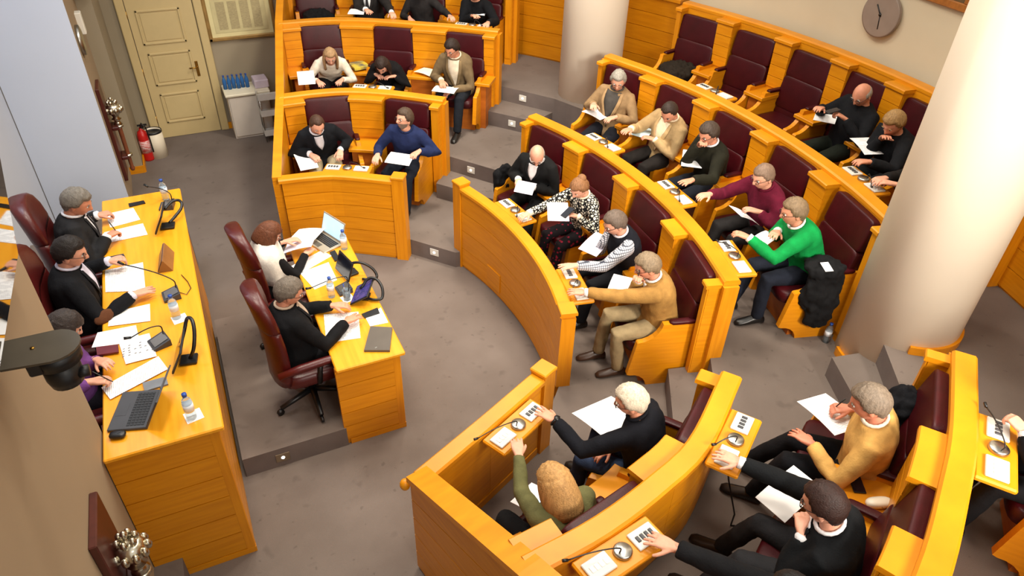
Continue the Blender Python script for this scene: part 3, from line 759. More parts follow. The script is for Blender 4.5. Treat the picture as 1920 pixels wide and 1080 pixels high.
    # hair
    if hair:
        mb=MB()
        st='long' if hair=='ponytail' else hair
        def hf(az,el):
            p,d=headpt(az,el); return p+d*hair_off(st,az,el,p,d,seed)
        gridmesh(mb,hf,Hm)
        if hair in('bob','long'):
            Lh={'bob':-.095,'long':-.19}[hair]; rings=[]
            for i in range(9):
                z=.07+(Lh-.07)*i/8; fl=1+.10*sstep(.05,-.06,z)-.10*sstep(-.09,-.2,z)
                a0=1.0 if hair=='bob' else 1.05; O_=[];I_=[]
                for q in range(15):
                    a=a0+(2*PI-2*a0)*q/14; nn=1+.05*noise.noise(Vector((math.cos(a)*4,math.sin(a)*4,z*9+seed)))
                    rr=math.sqrt(max(.2,1-(max(0,z)/.135)**2))
                    O_.append(Hm@Vector((.118*fl*nn*rr*math.cos(a)-.004,.101*fl*nn*rr*math.sin(a),z))); I_.append(Hm@Vector((.085*fl*rr*math.cos(a)-.004,.074*fl*rr*math.sin(a),z)))
                rings.append(O_+I_[::-1])
            mb.loft(rings)
        if hair=='updo': mb.ball(Hm@Vector((-.075,0,.085)),Vector((.05,.055,.045))*k,12,8,H3.normalized())
        mb.build('hair',hcm,body,True)
    if glasses:
        mb=MB()
        for sd in(1,-1):
            c=Vector((.103,sd*.033,.004)); mb.tube([Hm@(c+Vector((-abs(math.cos(2*PI*q/12))*.004,.024*math.cos(2*PI*q/12),.018*math.sin(2*PI*q/12)))) for q in range(13)],.0022*k,6)
            mb.tube([Hm@Vector((.101,sd*.057,.008)),Hm@Vector((.05,sd*.079,.008)),Hm@Vector((0,sd*.082,.004))],.002*k,6)
        mb.tube([Hm@Vector((.106,-.01,.008)),Hm@Vector((.106,.01,.008))],.002*k,6); mb.build('glasses',BLACK,body,True)
    PEOPLE[key]=dict(A=A,L=L,M=Mw,H=Mw@H+L,lean=lean,side=side,face=face)
    return body
def atd(key,px,py,dd):
    d=PEOPLE[key]; inv=d['M'].inverted(); c=(px-960,py-540,FPX); r=inv@Vector([sum(RW[i][q]*c[q] for q in range(3)) for i in range(3)]); o_=inv@(Vector((0,0,CAMH))-d['L'])
    return d['M']@(o_+r*((dd-o_.x)/r.x))+d['L']
def handpos(key,sd):
    d=PEOPLE[key]; sh,e,w,hd,hp=d['A'][sd]; return d['M']@(w+hd*.09)+d['L']
def seatloc(key,x=.40,y=0):
    p,n,zf=SEATS[key]; return Vector((p.x+n.x*x-n.y*y,p.y+n.y*x+n.x*y,zf)),math.degrees(math.atan2(n.y,n.x))
def sit(key,seat,label,dx=.37,dy=0,turn=0,**kw):
    l,a=seatloc(seat,dx,dy); return person(key,l,a+turn,label,**kw)
# ---------------------------------------------------------------- the people in the hall
GREY=(128,124,120); WHITE=(206,200,190); DKB=(44,32,26); BLK=(24,20,20); BRN=(96,66,42)
# presidential desk (podium at .6)
ZP=.6; ZD=1.32
person('P1',(-1.10,5.80,ZP),2,'grey-haired man in a charcoal suit and tie writing at the presidential desk',head=(142,378),lean=16,pitch=28,yaw=-12,hl=at(196,404,ZD+.05),hr=at(218,447,ZD+.05),hands=('grip','grip'),tc=(50,50,54),tie=(40,34,40),hair='full',hc=(112,106,98),skin=1,leg=(40,40,46),legs=True)
person('P2',(-1.10,5.01,ZP),0,'dark-haired man with glasses and elbow-patched black jacket at the presidential desk',head=(130,472),lean=16,pitch=18,yaw=-8,hl=at(222,488,ZD+.07),hr=at(270,556,ZD+.04),hands=('grip','flat'),tc=(26,28,34),tie=None,hair='full',hc=(30,24,22),glasses=True,skin=0,shirt=(206,204,222))
person('P3',(-1.12,4.14,ZP),4,'woman in a purple jacket writing at the near end of the presidential desk',head=(118,612),lean=22,pitch=35,female=True,hl=at(200,685,ZD+.05),hr=at(188,727,ZD+.05),hands=('relax','grip'),top='jumper',tc=(104,60,122),shirt=None,hair='bob',hc=(52,44,42),leg=(40,34,52),cuff=False)
# clerks (platform at .2)
ZC=.87
person('C1',(.34,5.50,L1),2,'woman clerk in a white scarf reading papers beside the open laptop',head=(503,438),lean=14,pitch=30,yaw=-5,female=True,hl=at(548,452,ZC+.12),hr=at(584,474,ZC+.06),top='jumper',tc=(30,28,32),shirt=None,hair='bob',hc=(98,56,34),glasses=True,cuff=False,leg=(28,26,30))
person('C2',(.35,4.57,L1),2,'grey-haired man clerk in a black jacket reading at the small desk',head=(540,548),lean=16,pitch=24,yaw=-4,hl=at(640,574,ZC+.05),hr=at(664,603,ZC+.05),hands=('relax','flat'),tc=(24,24,28),shirt=(180,160,140),hair='full',hc=(104,94,84),glasses=True,cuff=False,skin=1)
# left block
sit('L1a',('L1',0),'bearded man in a dark buttoned cardigan in the left block front row',head=(592,235),lean=18,pitch=32,yaw=12,hl=('d',643,292,0.36),hr=('d',585,300,0.34),top='suit',tc=(24,26,34),shirt=(206,204,210),vb=.3,vw=.05,leg=(176,160,128),hair='receding',hc=(70,48,36),beard=(120,90,74))
sit('L1b',('L1',1),'man in a navy zip jumper looking up in the left block front row',head=(760,225),lean=8,pitch=-8,yaw=-28,hl=('d',786,294,0.34),hr=('d',702,300,0.5),top='jumper',tc=(28,38,74),shirt=(30,40,76),leg=(34,42,60),hair='full',hc=(72,56,44),glasses=True,beard=(120,104,92),cuff=False)
sit('L2a',('L2',0),'woman with long fair hair and cream jumper in the left block second row',head=(620,108),lean=26,pitch=24,yaw=0,female=True,hl=('d',642,157,0.52),hr=('d',596,160,0.52),top='jumper',tc=(214,206,190),shirt=None,leg=(30,30,34),hair='long',hc=(158,126,90),glasses=True,cuff=False)
sit('L2b',('L2',1),'dark-haired woman in black bending forward in the left block second row',head=(716,124),lean=34,pitch=44,female=True,hl=None,hr=None,top='jumper',tc=(26,24,26),shirt=None,leg=(26,24,26),hair='long',hc=(44,30,24),cuff=False)
sit('L2c',('L2',2),'man in an olive blazer holding papers in the left block second row',head=(848,92),lean=10,pitch=26,yaw=-18,hl=('d',843,178,0.42),hr=('d',826,160,0.42),tc=(110,92,66),shirt=(226,212,188),vw=.075,vb=.05,leg=(40,46,58),hair='full',hc=(40,28,22),glasses=True,skin=1)
sit('L3a',('L3',1),'man in a dark suit and patterned tie with head cut off at the top edge',lean=14,pitch=20,hl=at(737,28,1.84),hr=at(688,22,1.84),tc=(58,52,50),shirt=(228,226,226),tie=(70,66,70),hair='short',hc=GREY)
sit('L3b',('L3',2),'woman in a grey and black top in the left block top row',lean=16,pitch=34,female=True,hl=at(848,34,1.8),hr=None,top='jumper',tc=(62,58,58),shirt=None,leg=(24,22,26),hair='long',hc=(60,44,34),cuff=False)
sit('L3c',('L3',3),'person in black clothes at the aisle end of the top row',lean=20,pitch=20,yaw=20,hl=at(915,48,1.8),hr=at(888,34,1.84),top='jumper',tc=(22,24,30),shirt=None,leg=(24,24,30),shoe=(40,40,44),hair='short',hc=DKB,cuff=False)
# central block, front row
sit('M1a',('M1',0),'bald man with glasses in a black suit reading a folded sheet',head=(1008,292),lean=12,pitch=40,yaw=25,turn=18,hl=('d',992,360,0.34),hr=('d',968,348,0.34),hands=('grip','grip'),tc=(30,30,32),shirt=(226,222,222),leg=(26,26,28),hair='bald',hc=(150,140,130),glasses=True,vb=.3)
sit('M1b',('M1',1),'woman with pinned-up hair and black and white patterned jumper',head=(1088,355),lean=14,pitch=32,yaw=10,female=True,hl=('d',1074,412,0.34),hr=at(980,405,1.06),top='jumper',tc=(226,218,200),pat='leopard',shirt=(226,214,190),leg=(30,20,26),legpat='dots',hair='updo',hc=(132,92,60),shoe=(20,20,22))
sit('M1c',('M1',2),'man in a dark quilted vest and checked shirt reaching to the rail',head=(1155,420),lean=20,pitch=26,yaw=-5,hl=at(1066,502,1.06),hr=('d',1140,440,0.24),hands=('flat','grip'),pol=(None,(-.1,-.5,-.9)),top='vest',tc=(28,30,42),shirt=(206,206,214),leg=(30,32,40),hair='full',hc=(98,84,74),glasses=True)
sit('M1d',('M1',3),'grey-haired man in a mustard brown jacket reaching to the rail with pen in hand',head=(1215,500),lean=16,pitch=24,yaw=-8,hl=at(1082,548,1.06),hr=('d',1190,530,0.3),hands=('flat','grip'),pol=(None,(-.2,-.5,-.9)),tc=(150,112,58),shirt=(220,216,212),leg=(142,124,92),shoe=(60,38,26),hair='full',hc=(126,108,86),glasses=True,skin=1,feet=((.36,.48),.12))
# central block, second row
sit('M2a',('M2',0),'grey-haired man in a tan blazer holding a sheet beside the slim column',head=(1160,152),lean=4,pitch=22,yaw=22,turn=14,hl=('d',1148,228,0.38),hr=('d',1108,203,0.34),tc=(146,118,84),shirt=(74,70,66),vw=.09,vb=.06,leg=(34,38,50),hair='full',hc=(150,144,134),glasses=True,cuff=False)
sit('M2b',('M2',1),'man in a beige blazer stretching his arm to the rail',head=(1258,214),lean=18,pitch=42,yaw=14,hl=('d',1215,266,0.3),hr=at(1172,247,1.43),hands=('relax','point'),tc=(172,144,102),shirt=(232,214,182),vw=.07,vb=.08,leg=(46,40,36),hair='receding',hc=(48,36,30),skin=1)
sit('M2c',('M2',2),'man in a dark green jumper writing with a pen near the rail',head=(1330,252),lean=26,pitch=24,yaw=4,hl=at(1290,344,1.43),hr=('d',1310,276,0.28),hands=('flat','grip'),top='jumper',tc=(46,44,28),shirt=(214,214,220),leg=(40,46,60),hair='full',hc=(66,54,46),glasses=True,cuff=False,skin=1)
sit('M2d',('M2',3),'man with glasses in a maroon jumper reaching to the rail',head=(1432,333),lean=10,pitch=20,yaw=6,hl=('d',1410,405,0.34),hr=at(1316,368,1.43),top='jumper',tc=(92,16,40),shirt=(90,16,38),leg=(58,54,54),hair='short',hc=(120,98,82),glasses=True,cuff=False)
sit('M2e',('M2',4),'man in a bright green jumper reaching to the rail beside the thick column',head=(1488,396),lean=14,pitch=14,yaw=-8,hl=at(1388,446,1.45),hr=('d',1446,444,0.34),top='jumper',tc=(6,132,62),shirt=(226,226,220),leg=(38,44,62),shoe=(20,18,18),hair='full',hc=(120,100,76),glasses=True,skin=1,feet=((.40,.56),.11))
# central block, rear row
sit('M3a',('M3',3),'balding man in a black leather jacket holding a sheet in the rear row',head=(1618,180),lean=16,pitch=34,yaw=8,hl=('d',1572,224,0.34),hr=('d',1530,206,0.42),hands=('grip','relax'),top='jumper',tc=(26,28,34),shirt=None,leg=(38,46,34),hair='bald',hc=(150,140,130),glasses=True,cuff=False,skin=1)
sit('M3b',('M3',4),'fair-haired man in a dark coat reaching to the rail beside the thick column',head=(1676,232),lean=22,pitch=34,yaw=14,hl=at(1618,308,1.84),hr=('d',1652,266,0.32),top='jumper',tc=(28,30,36),shirt=None,leg=(40,42,46),hair='full',hc=(150,118,76),cuff=False,skin=1)
sit('M3c',('M3',5),'person almost hidden behind the thick column with only a reaching hand showing',lean=20,pitch=20,hl=at(1660,346,1.84),hr=at(1645,338,1.84),top='jumper',tc=(40,36,36),shirt=None,leg=(40,40,44),hair='short',hc=BRN,cuff=False)
# near right block
sit('R1b',('R1',1),dx=.33,label='white-haired man in a navy jumper with a black wristwatch reaching far forward',head=(1185,752),lean=26,pitch=18,yaw=18,hl=at(1022,784,1.06),hr=at(1130,850,L1+.62),hands=('flat','relax'),top='jumper',tc=(22,24,34),shirt=(24,26,38),leg=(44,56,80),hair='full',hc=(198,186,166),glasses=True,cuff=False,skin=1,feet=(.45,.14))
sit('R1a',('R1',0),dx=.29,label='blonde woman in an olive top holding a phone and reaching to the rail',head=(1042,908),lean=22,pitch=30,yaw=6,female=True,k=1.07,hl=at(968,838,1.06),hr=at(1012,962,L1+.66),hands=('point','grip'),top='jumper',tc=(98,96,60),shirt=None,leg=(24,24,26),shoe=(22,20,22),hair='long',hc=(178,136,84),cuff=False)
sit('R2c',('R2',2),dx=.33,label='grey-haired man in a camel jumper writing on a sheet',head=(1632,757),lean=16,pitch=24,yaw=4,hl=at(1500,830,L2+.66),hr=at(1572,768,L2+.80),hands=('flat','grip'),top='jumper',tc=(196,152,84),shirt=(224,214,196),leg=(20,22,30),shoe=(22,18,18),hair='full',hc=(112,98,84),skin=2,feet=((.56,.66),.12),cuff=False)
sit('R2b',('R2',1),dx=.33,label='dark-haired man in a black suit resting his chin on one hand and reaching',head=(1545,948),lean=22,pitch=22,yaw=-4,hl=at(1488,985,L2+.88),hr=at(1366,858,1.43),hands=('grip','flat'),pol=((.3,.3,-1),None),tc=(24,26,32),shirt=(232,232,236),leg=(58,58,62),shoe=(24,18,18),hair='full',hc=(44,26,22),glasses=True,feet=(.58,.17))
sit('R2a',('R2',0),'person in a dark suit at the bottom edge with one arm reaching to the ledge',dx=.30,lean=4,pitch=20,hl=None,hr=at(1222,1008,1.42),hands=('relax','flat'),tc=(26,26,32),shirt=(200,200,206),leg=(30,30,36),hair='short',hc=BLK,cuff=False)
s=cR3.L*.62; bench_row('oak seat back of the top row at the right edge of the near block',cR3,L3,2.2,L3,[(s-.50,s-.33),(s+.33,s+.50)],(1,1)); put_seat(('R3',0),cR3,s,L3,mm+'at the right edge of the near block','near block top row seats')
sit('R3a',('R3',0),'person in black at the right edge reaching over the ledge',lean=24,pitch=20,hl=at(1893,802,1.83),hr=None,hands=('grip','relax'),tc=(24,24,30),shirt=(226,226,230),leg=(26,26,32),hair='short',hc=GREY)
def elbow_patch(key,sd):
    d=PEOPLE[key]; sh,el,w,hd,hp=d['A'][sd]; b=[o for o in COL.objects if o.get('label','').startswith('dark-haired man with glasses and elbow')][0]
    ax=(w-el).normalized(); out=Vector((-.1,-.8,.55)); out=(out-ax*out.dot(ax)).normalized(); M=Matrix((ax,out.cross(ax),out)).transposed()
    mb=MB(); mb.ball(el+ax*.02+out*.042,(.075,.045,.024),16,8,M); mb.build('elbow_patch',cloth((96,58,36)),b,True)
elbow_patch('P2',-1)
flush()
# ================================================================ desks
def zprism(mb,x0,x1,y0,y1,z0,z1,bev=0): return mb.box(((x0+x1)/2,(y0+y1)/2,(z0+z1)/2),(x1-x0,y1-y0,z1-z0),None,bev)
def desk(label,x0,x1,y0,y1,zt,rows,front,z0=0,near=0):
    t=thing('desk',((x0+x1)/2,(y0+y1)/2,z0),label,'desk')
    mb=MB(); zprism(mb,x0,x1,y0,y1,zt-.035,zt,.008); mb.build('top',TOPW,t,world=True)
    for nm,a,b,ya,yb in(('end_panel',x0-.004,x1-.05,y0+.05,y0+.08),('end_panel',x0+.04,x1-.05,y1-.08,y1-.05),('front_panel',x1-.08,x1-.05,y0+.08,y1-.08)):
        mb=MB(); zprism(mb,a,b,ya,yb,z0,zt-.035); e=mb.build(nm,WOOD,t,world=True)
        for r in range(rows):
            za=z0+.06+(zt-.06-z0-.06)*r/rows+.004; zb=z0+.06+(zt-.06-z0-.06)*(r+1)/rows-.004
            mb=MB()
            if nm=='front_panel':
                n=4
                for q in range(n):
                    mb=MB(); l=(yb-ya)/n; zprism(mb,b,b+.014,ya+q*l+.003,ya+(q+1)*l-.003,za,zb); mb.build('plank',WOOD,e,world=True)
            elif ya<(y0+y1)/2: zprism(mb,a,b-.03,ya-.014,ya,za,zb); mb.build('plank',WOOD,e,world=True)
    for ya,yb in((y0+.035,y0+.10),(y1-.10,y1-.035)):
        mb=MB(); zprism(mb,x1-.10,x1-.035,ya,yb,z0,zt-.036,.006); mb.build('corner_post',WOODV,t,world=True)
    mb=MB(); zprism(mb,x0+.035,x1-.034,y0+.034,y0+.06,z0,z0+.055); mb.build('plinth',WOOD,t,world=True)
    return t
desk('long raised oak presidential desk beside the left wall',-.93,-.265,3.38,6.65,1.32,6,True)
desk('small oak clerks desk on the low carpeted platform',.54,1.09,4.09,6.05,.87,5,True)
# ---------------------------------------------------------------- executive chairs
def make_exec(base):
    t=thing('executive_chair',(0,0,0),'','chair')
    mb=MB(); pillow(mb,(.02,0,.43),(.54,.54,.15),None,.45); mb.build('seat',LEA2,t,True)
    def sh(ts,name,th):
        mb=MB(); rings=[]; n=20
        for tt,w in ts:
            z=.42+tt*.84; x=-.25-.06*tt+.03*math.sin(tt*PI)
            ring=[]
            for q in range(n):
                a=2*PI*q/n; cx=math.copysign(abs(math.cos(a))**.6,math.cos(a)); sy=math.copysign(abs(math.sin(a))**.6,math.sin(a))
                ring.append(Vector((x+th/2*cx+.05*(sy*w/.54)**2,sy*w/2,z)))
            rings.append(ring)
        mb.loft(rings); return mb.build(name,LEA2,t,True)
    sh([(0,.50),(.1,.54),(.3,.56),(.5,.56),(.62,.545),(.655,.53)],'backrest',.11)
    sh([(.645,.52),(.68,.54),(.8,.53),(.9,.47),(.96,.36),(1.0,.18)],'headrest',.12)
    for s in(-1,1):
        mb=MB(); mb.tube([(-.27,s*.30,.60),(-.1,s*.31,.63),(.1,s*.31,.635),(.24,s*.305,.625),(.27,s*.30,.60)],[.03,.034,.034,.034,.024],10,up=(0,0,1)); a=mb.build('armrest',LEA2,t,True)
        mb=MB(); mb.tube([(.05,s*.30,.61),(.03,s*.27,.40)],.022,8); mb.build('arm_post',BLACK,a,True)
    mb=MB(); mb.lathe([(.03,.1),(.03,.36),(.09,.37)],12); mb.build('gas_stem',BLACK,t,True)
    for q in range(5):
        a=2*PI*q/5+.9; d=Vector((math.cos(a),math.sin(a),0)); mb=MB(); mb.tube([d*.02+Vector((0,0,.11)),d*.30+Vector((0,0,.07))],[.028,.02],8); l=mb.build('base_leg',BLACK,t,True)
        mb=MB(); mb.lathe([(.03,-.012),(.03,.012)],12,d*.31+Vector((0,0,.031)),RZ(a)@RX(PI/2)); mb.build('caster',BLACK,l,True)
    return t
EX=make_exec(True)
for i,(x,y,z,rz,lb) in enumerate(((-1.05,5.82,.6,3,'oxblood leather executive chair of the grey-haired man at the presidential desk'),(-1.05,5.01,.6,0,'oxblood leather executive chair of the man with elbow patches'),(-1.06,4.14,.6,2,'oxblood leather executive chair of the woman in purple'),
    (.39,5.50,L1,6,'oxblood leather swivel chair of the woman clerk in the white scarf'),(.39,4.58,L1,3,'oxblood leather swivel chair of the man clerk, on a black star base'))):
    o=EX if i==0 else copy_tree(EX); o.location=(x,y,z); o.rotation_euler=(0,0,math.radians(rz)); o['label']=lb; o['group']='executive chairs'
# ---------------------------------------------------------------- microphone ledges on the rails
def goose(mb,pts_,r=.004): mb.tube(smoothp(pts_,4),r,6)
def ledge(cv,s,z,label,w=.52,depth=.2,side=-1,mic=(.3,.10)):
    p,T,n=cv.at(s); n=n*side; a=math.atan2(T.y,T.x)
    if Vector((-T.y,T.x)).dot(n)<0: a+=PI
    # local frame: x along the rail, y away from the rail towards the seated person
    t=thing('microphone_ledge',(p.x+n.x*.07,p.y+n.y*.07,z),label,'microphone',rz=a)
    mb=MB(); mb.box((0,depth/2,-.02),(w,depth,.035),None,.01); mb.build('wood_tray',WOOD,t)
    for sx_ in(-1,1):
        mb=MB(); mb.box((sx_*w*.30,depth*.5,.005),(w*.30,depth*.55,.016),None,.004); pn=mb.build('voting_panel',STEELW,t)
        mb=MB()
        for k in range(4): mb.box((sx_*w*.30+(-.045+.03*k),depth*.5,.015),(.02,.035,.008),None,.002)
        mb.build('button_row',DGREY if sx_<0 else PAPER,pn)
    mb=MB(); mb.lathe([(.052,-.003),(.052,.014),(.044,.022),(.0,.022)],20,(0,depth*.52,0)); mb.build('speaker_disc',STEEL,t,True)
    mb=MB(); q=Vector((.03,depth*.55,.02)); e=Vector((mic[0],.02,mic[1])); goose(mb,[q,q+Vector((.004,0,.05)),q.lerp(e,.35)+Vector((0,0,.05)),q.lerp(e,.7)+Vector((0,0,.03)),e]); st=mb.build('gooseneck',BLACK,t,True)
    mb=MB(); d=(e-q).normalized(); mb.tube([e,e+d*.03],[.008,.009],8); mb.build('microphone_tip',BLACK,st,True)
    return t
STEELW=mat('pale_grey_panel',(206,204,196),.4,0,var=.04)
def nearp(cv,px,py,z): return cv.near(at(px,py,z).xy)
for cv,px,py,z,lb,m in ((cM0,950,395,.985,'microphone ledge on the central front wall before the patterned jumper',(.16,.05)),(cM0,1062,528,.985,'microphone ledge on the central front wall before the vest and brown jacket',(.16,.05)),
    (cR0,960,790,.985,'microphone ledge between the blonde woman and the navy jumper man',(.32,.08)),(cL0,650,318,.985,'microphone ledge on the left block front wall',(.2,.06)),
    (cM1,1128,262,1.36,'microphone ledge before the man in the beige blazer',(.16,.04)),(cM1,1272,352,1.36,'microphone ledge before the dark green and maroon jumpers',(.2,.04)),(cM1,1365,478,1.36,'microphone ledge before the man in the bright green jumper',(-.16,.05)),
    (cM2,1610,330,1.77,'microphone ledge on the second row rail near the thick column',(.2,.05)),(cM2,1330,170,1.77,'microphone ledge on the second row rail before the empty rear seats',(.1,.03)),
    (cR1,1150,1000,1.36,'microphone ledge behind the blonde woman at the bottom edge',(.30,.08)),(cR1,1350,810,1.36,'microphone ledge behind the navy jumper man, cable hanging beneath',(.15,.06)),
    (cR2,1850,830,1.77,'microphone ledge at the right edge behind the camel jumper man',(-.24,.06)),(cL1,690,172,1.36,'microphone ledge before the dark-haired woman in the left block',(.2,.04)),(cL2,880,50,1.77,'microphone ledge at the top of the left block second row',(.15,.04))):
    ledge(cv,nearp(cv,px,py,z+.03),z,lb,mic=m)
# ---------------------------------------------------------------- small things
PRINT=mat('printed_paper',(246,246,246),.75,0,var=.01,rgb2=None)
def printify(m):
    nt=m.node_tree;N=nt.nodes;L=nt.links;b=N['Principled BSDF']; tc=[n for n in N if n.type=='TEX_COORD'][0]
    w=N.new('ShaderNodeTexWave'); w.bands_direction='X'; w.inputs['Scale'].default_value=28; w.inputs['Distortion'].default_value=0
    L.new(tc.outputs['Object'],w.inputs['Vector']); n2=N.new('ShaderNodeTexNoise'); n2.inputs['Scale'].default_value=26; L.new(tc.outputs['Object'],n2.inputs['Vector'])
    r=N.new('ShaderNodeMapRange'); r.inputs[1].default_value=.6; r.inputs[2].default_value=.9; L.new(w.outputs['Fac'],r.inputs[0])
    r2=N.new('ShaderNodeMath'); r2.operation='GREATER_THAN'; r2.inputs[1].default_value=.47; L.new(n2.outputs['Fac'],r2.inputs[0])
    ml=N.new('ShaderNodeMath'); ml.operation='MULTIPLY'; L.new(r.outputs[0],ml.inputs[0]); L.new(r2.outputs[0],ml.inputs[1])
    mx=N.new('ShaderNodeMix'); mx.data_type='RGBA'; L.new(b.inputs['Base Color'].links[0].from_socket,mx.inputs[6]); mx.inputs[7].default_value=srgb(176,176,182); L.new(ml.outputs[0],mx.inputs[0]); L.new(mx.outputs[2],b.inputs['Base Color'])
printify(PRINT)
def quad(name,label,cat,px,z,th,m,group=None,bev=False):
    P=[at(x,y,z) for x,y in px]; c=sum(P,Vector())/4; mb=MB()
    mb.loft([[Vector((p.x-c.x,p.y-c.y,0)) for p in P],[Vector((p.x-c.x,p.y-c.y,th)) for p in P]])
    o=mb.build(name,m); o.location=(c.x,c.y,z); return tag(o,label,cat,group)
ZT=1.321
for i,(q,lb,m) in enumerate((([(198,402),(250,390),(263,412),(207,427)],'white sheet under the left hand of the grey-haired man',PRINT),([(195,436),(268,419),(277,440),(205,455)],'white sheet being written on by the grey-haired man',PRINT),
    ([(197,507),(268,492),(273,545),(198,548)],'printed sheet before the man with elbow patches',PRINT),([(205,587),(281,570),(282,602),(203,612)],'white sheet below the bottle on the presidential desk',PAPER),
    ([(172,652),(183,624),(255,610),(262,640)],'blank sheets above the dark red folder',PAPER),([(222,640),(280,625),(294,668),(236,683)],'sheet with a diagram of printed marks',PAPER),([(207,749),(190,727),(297,668),(315,692)],'long sheets being written on by the woman in purple',PRINT),
    ([(228,786),(300,770),(300,790),(240,800)],'cream sheet under the near laptop edge',CREAMP))[:7]):
    o=quad('paper_sheet',lb,'paper',q,ZT+i*.0012,.002,m)
    if i==5:
        mb=MB(); random.seed(3)
        for r in range(6):
            for c in range(5):
                if random.random()<.8: mb.box((-.09+.036*r+random.uniform(-.006,.006),-.05+.026*c+random.uniform(-.005,.005),.0032),(.014,.008,.001),RZ(.35))
        mb.build('printed_mark',INK,o)
quad('folder','dark red folder with white edge before the woman in purple','folder',[(181,653),(222,648),(223,662),(183,668)],ZT+.009,.012,mat('folder_red',(96,22,34),.5))
quad('notebook','small grey notebook by the near laptop','notebook',[(268,720),(312,708),(316,722),(272,736)],ZT,.012,mat('notebook_grey',(112,116,124),.5))
quad('phone','dark phone at the far end of the presidential desk','phone',[(241,383),(270,377),(273,382),(243,389)],ZT,.009,BLACK)
quad('phone','phone by the hand of the man with elbow patches','phone',[(204,483),(232,477),(236,484),(206,489)],ZT+.012,.009,DGREY)
for q,lb,m in(([(562,512),(616,492),(632,525),(590,543)],'white sheet in the middle of the clerks desk',PAPER),([(545,500),(603,470),(622,480),(566,512)],'white sheet under the arm of the woman clerk',PAPER),
    ([(607,590),(672,585),(676,634),(612,643)],'printed booklet under the hands of the man clerk',PRINT),([(686,597),(714,577),(728,605),(694,612)],'white sheet under the phone at the clerks desk edge',PAPER)):
    quad('paper_sheet',lb,'paper',q,.8712,.003,m)
quad('phone','black phone on the sheet at the clerks desk edge','phone',[(678,590),(708,578),(712,588),(684,597)],.875,.009,BLACK)
quad('phone','black phone beside the silver laptop','phone',[(618,474),(628,470),(638,487),(628,491)],.872,.009,BLACK)
o=quad('laptop','closed dark grey laptop at the near corner of the clerks desk','laptop',[(695,615),(736,617),(731,660),(683,660)],.872,.02,mat('closed_laptop_grey',(86,78,70),.45,0,var=.06))
mb=MB(); mb.box((-.055,-.10,.0205),(.02,.008,.001),RZ(.4)); mb.build('lid_badge',STEEL,o)
def laptop(loc,rz,label,bodym,scrm,open_=105,w=.33,d=.23):
    """user sits on the -x side; hinge on the +x edge"""
    t=thing('laptop',loc,label,'laptop',rz=rz)
    mb=MB(); mb.box((0,0,.009),(d,w,.018),None,.004); b=mb.build('base',bodym,t)
    for r in range(5):
        for c in range(13):
            mb=MB(); mb.box((d*.40-.021*r-.01,-w*.43+w*.86*(c+.5)/13,.0195),(.017,w*.86/13-.004,.003)); mb.build('key',BLACK if bodym is not DGREY else KEYM,b)
    mb=MB(); mb.box((-d*.30,0,.0185),(d*.26,w*.3,.001)); mb.build('trackpad',DGREY if bodym is DGREY else STEEL,b)
    a=math.radians(180-open_); M=RY(a-PI/2+PI/2); 
    up=Vector((math.sin(math.radians(open_-90)),0,math.cos(math.radians(open_-90)))); nn=Vector((-up.z,0,up.x))
    hin=Vector((d/2-.004,0,.016)); Ml=Matrix((up,Vector((0,1,0)),up.cross(Vector((0,1,0))))).transposed()
    mb=MB(); mb.box(hin+up*d/2,(d,w,.009),Ml,.003); s=mb.build('screen_lid',bodym,t)
    mb=MB(); mb.box(hin+up*d*.52+nn*.0052,(d*.82,w*.93,.002),Ml); mb.build('display',scrm,s)
    return t
KEYM=mat('key_black',(30,31,34),.5,var=.05)
laptop((-.745,3.73,ZT),math.radians(-17),'black open laptop seen edge-on at the near end of the presidential desk',DGREY,SCREEND,119)
SILVB=mat('laptop_silver',(196,186,166),.4,.6,var=.04)
laptop((.855,5.90,.871),math.radians(22),'silver open laptop with a bright blue screen on the clerks desk',SILVB,SCREENB,108,.34,.21)
mb=MB(); pillow(mb,(0,0,.018),(.095,.06,.034),None,.7,14,8); o=mb.build('computer_mouse',BLACK,None,True); o.location=at(222,819,ZT); o.rotation_euler=(0,0,-.25); tag(o,'black computer mouse at the near end of the presidential desk','mouse')
mb=MB(); mb.box((.01,0,.0345),(.018,.006,.006)); mb.build('scroll_wheel',DGREY,o)
def tablet(loc,rz,label,scr,hose,tilt=28):
    t=thing('tablet_stand',loc,label,'tablet',rz=rz)
    up=Vector((math.sin(math.radians(tilt)),0,math.cos(math.radians(tilt)))); M=Matrix((up,Vector((0,1,0)),up.cross(Vector((0,1,0))))).transposed(); nn=Vector((-up.z,0,up.x))
    mb=MB(); mb.box(up*.10+Vector((0,0,.01)),(.19,.27,.014),M,.005); b=mb.build('tablet_case',BLACK,t)
    mb=MB(); mb.box(up*.10+Vector((0,0,.01))+nn*.0075,(.165,.245,.002),M); mb.build('display',scr,b)
    mb=MB(); mb.box((.09,0,.012),(.11,.10,.024),None,.006); mb.build('stand_base',BLACK,t)
    mb=MB(); mb.tube(smoothp(hose),.0125,10); mb.build('flexible_arm',BLACK,t,True)
    return t
SCRI=mat('tablet_icons',(26,34,92),.2,0,scale=(30,30,30),rgb2=(70,60,120),emit=.35)
H1=[(.10,.03,.02),(.15,.08,.05),(.20,.15,.08),(.21,.20,.11),(.18,.24,.12),(.13,.22,.12),(.08,.12,.11)]
tablet((-.50,5.96,ZT),math.radians(-8),'black tablet stand by the far microphone on the presidential desk',SCREEND,H1)
H2=[(.10,.0,.02),(.14,-.0,.10),(.16,.06,.19),(.15,.13,.24),(.11,.18,.22),(.08,.14,.15),(.06,.05,.12)]
tablet((-.49,4.10,ZT),math.radians(-10),'black tablet stand beside the near laptop',SCREEND,H2)
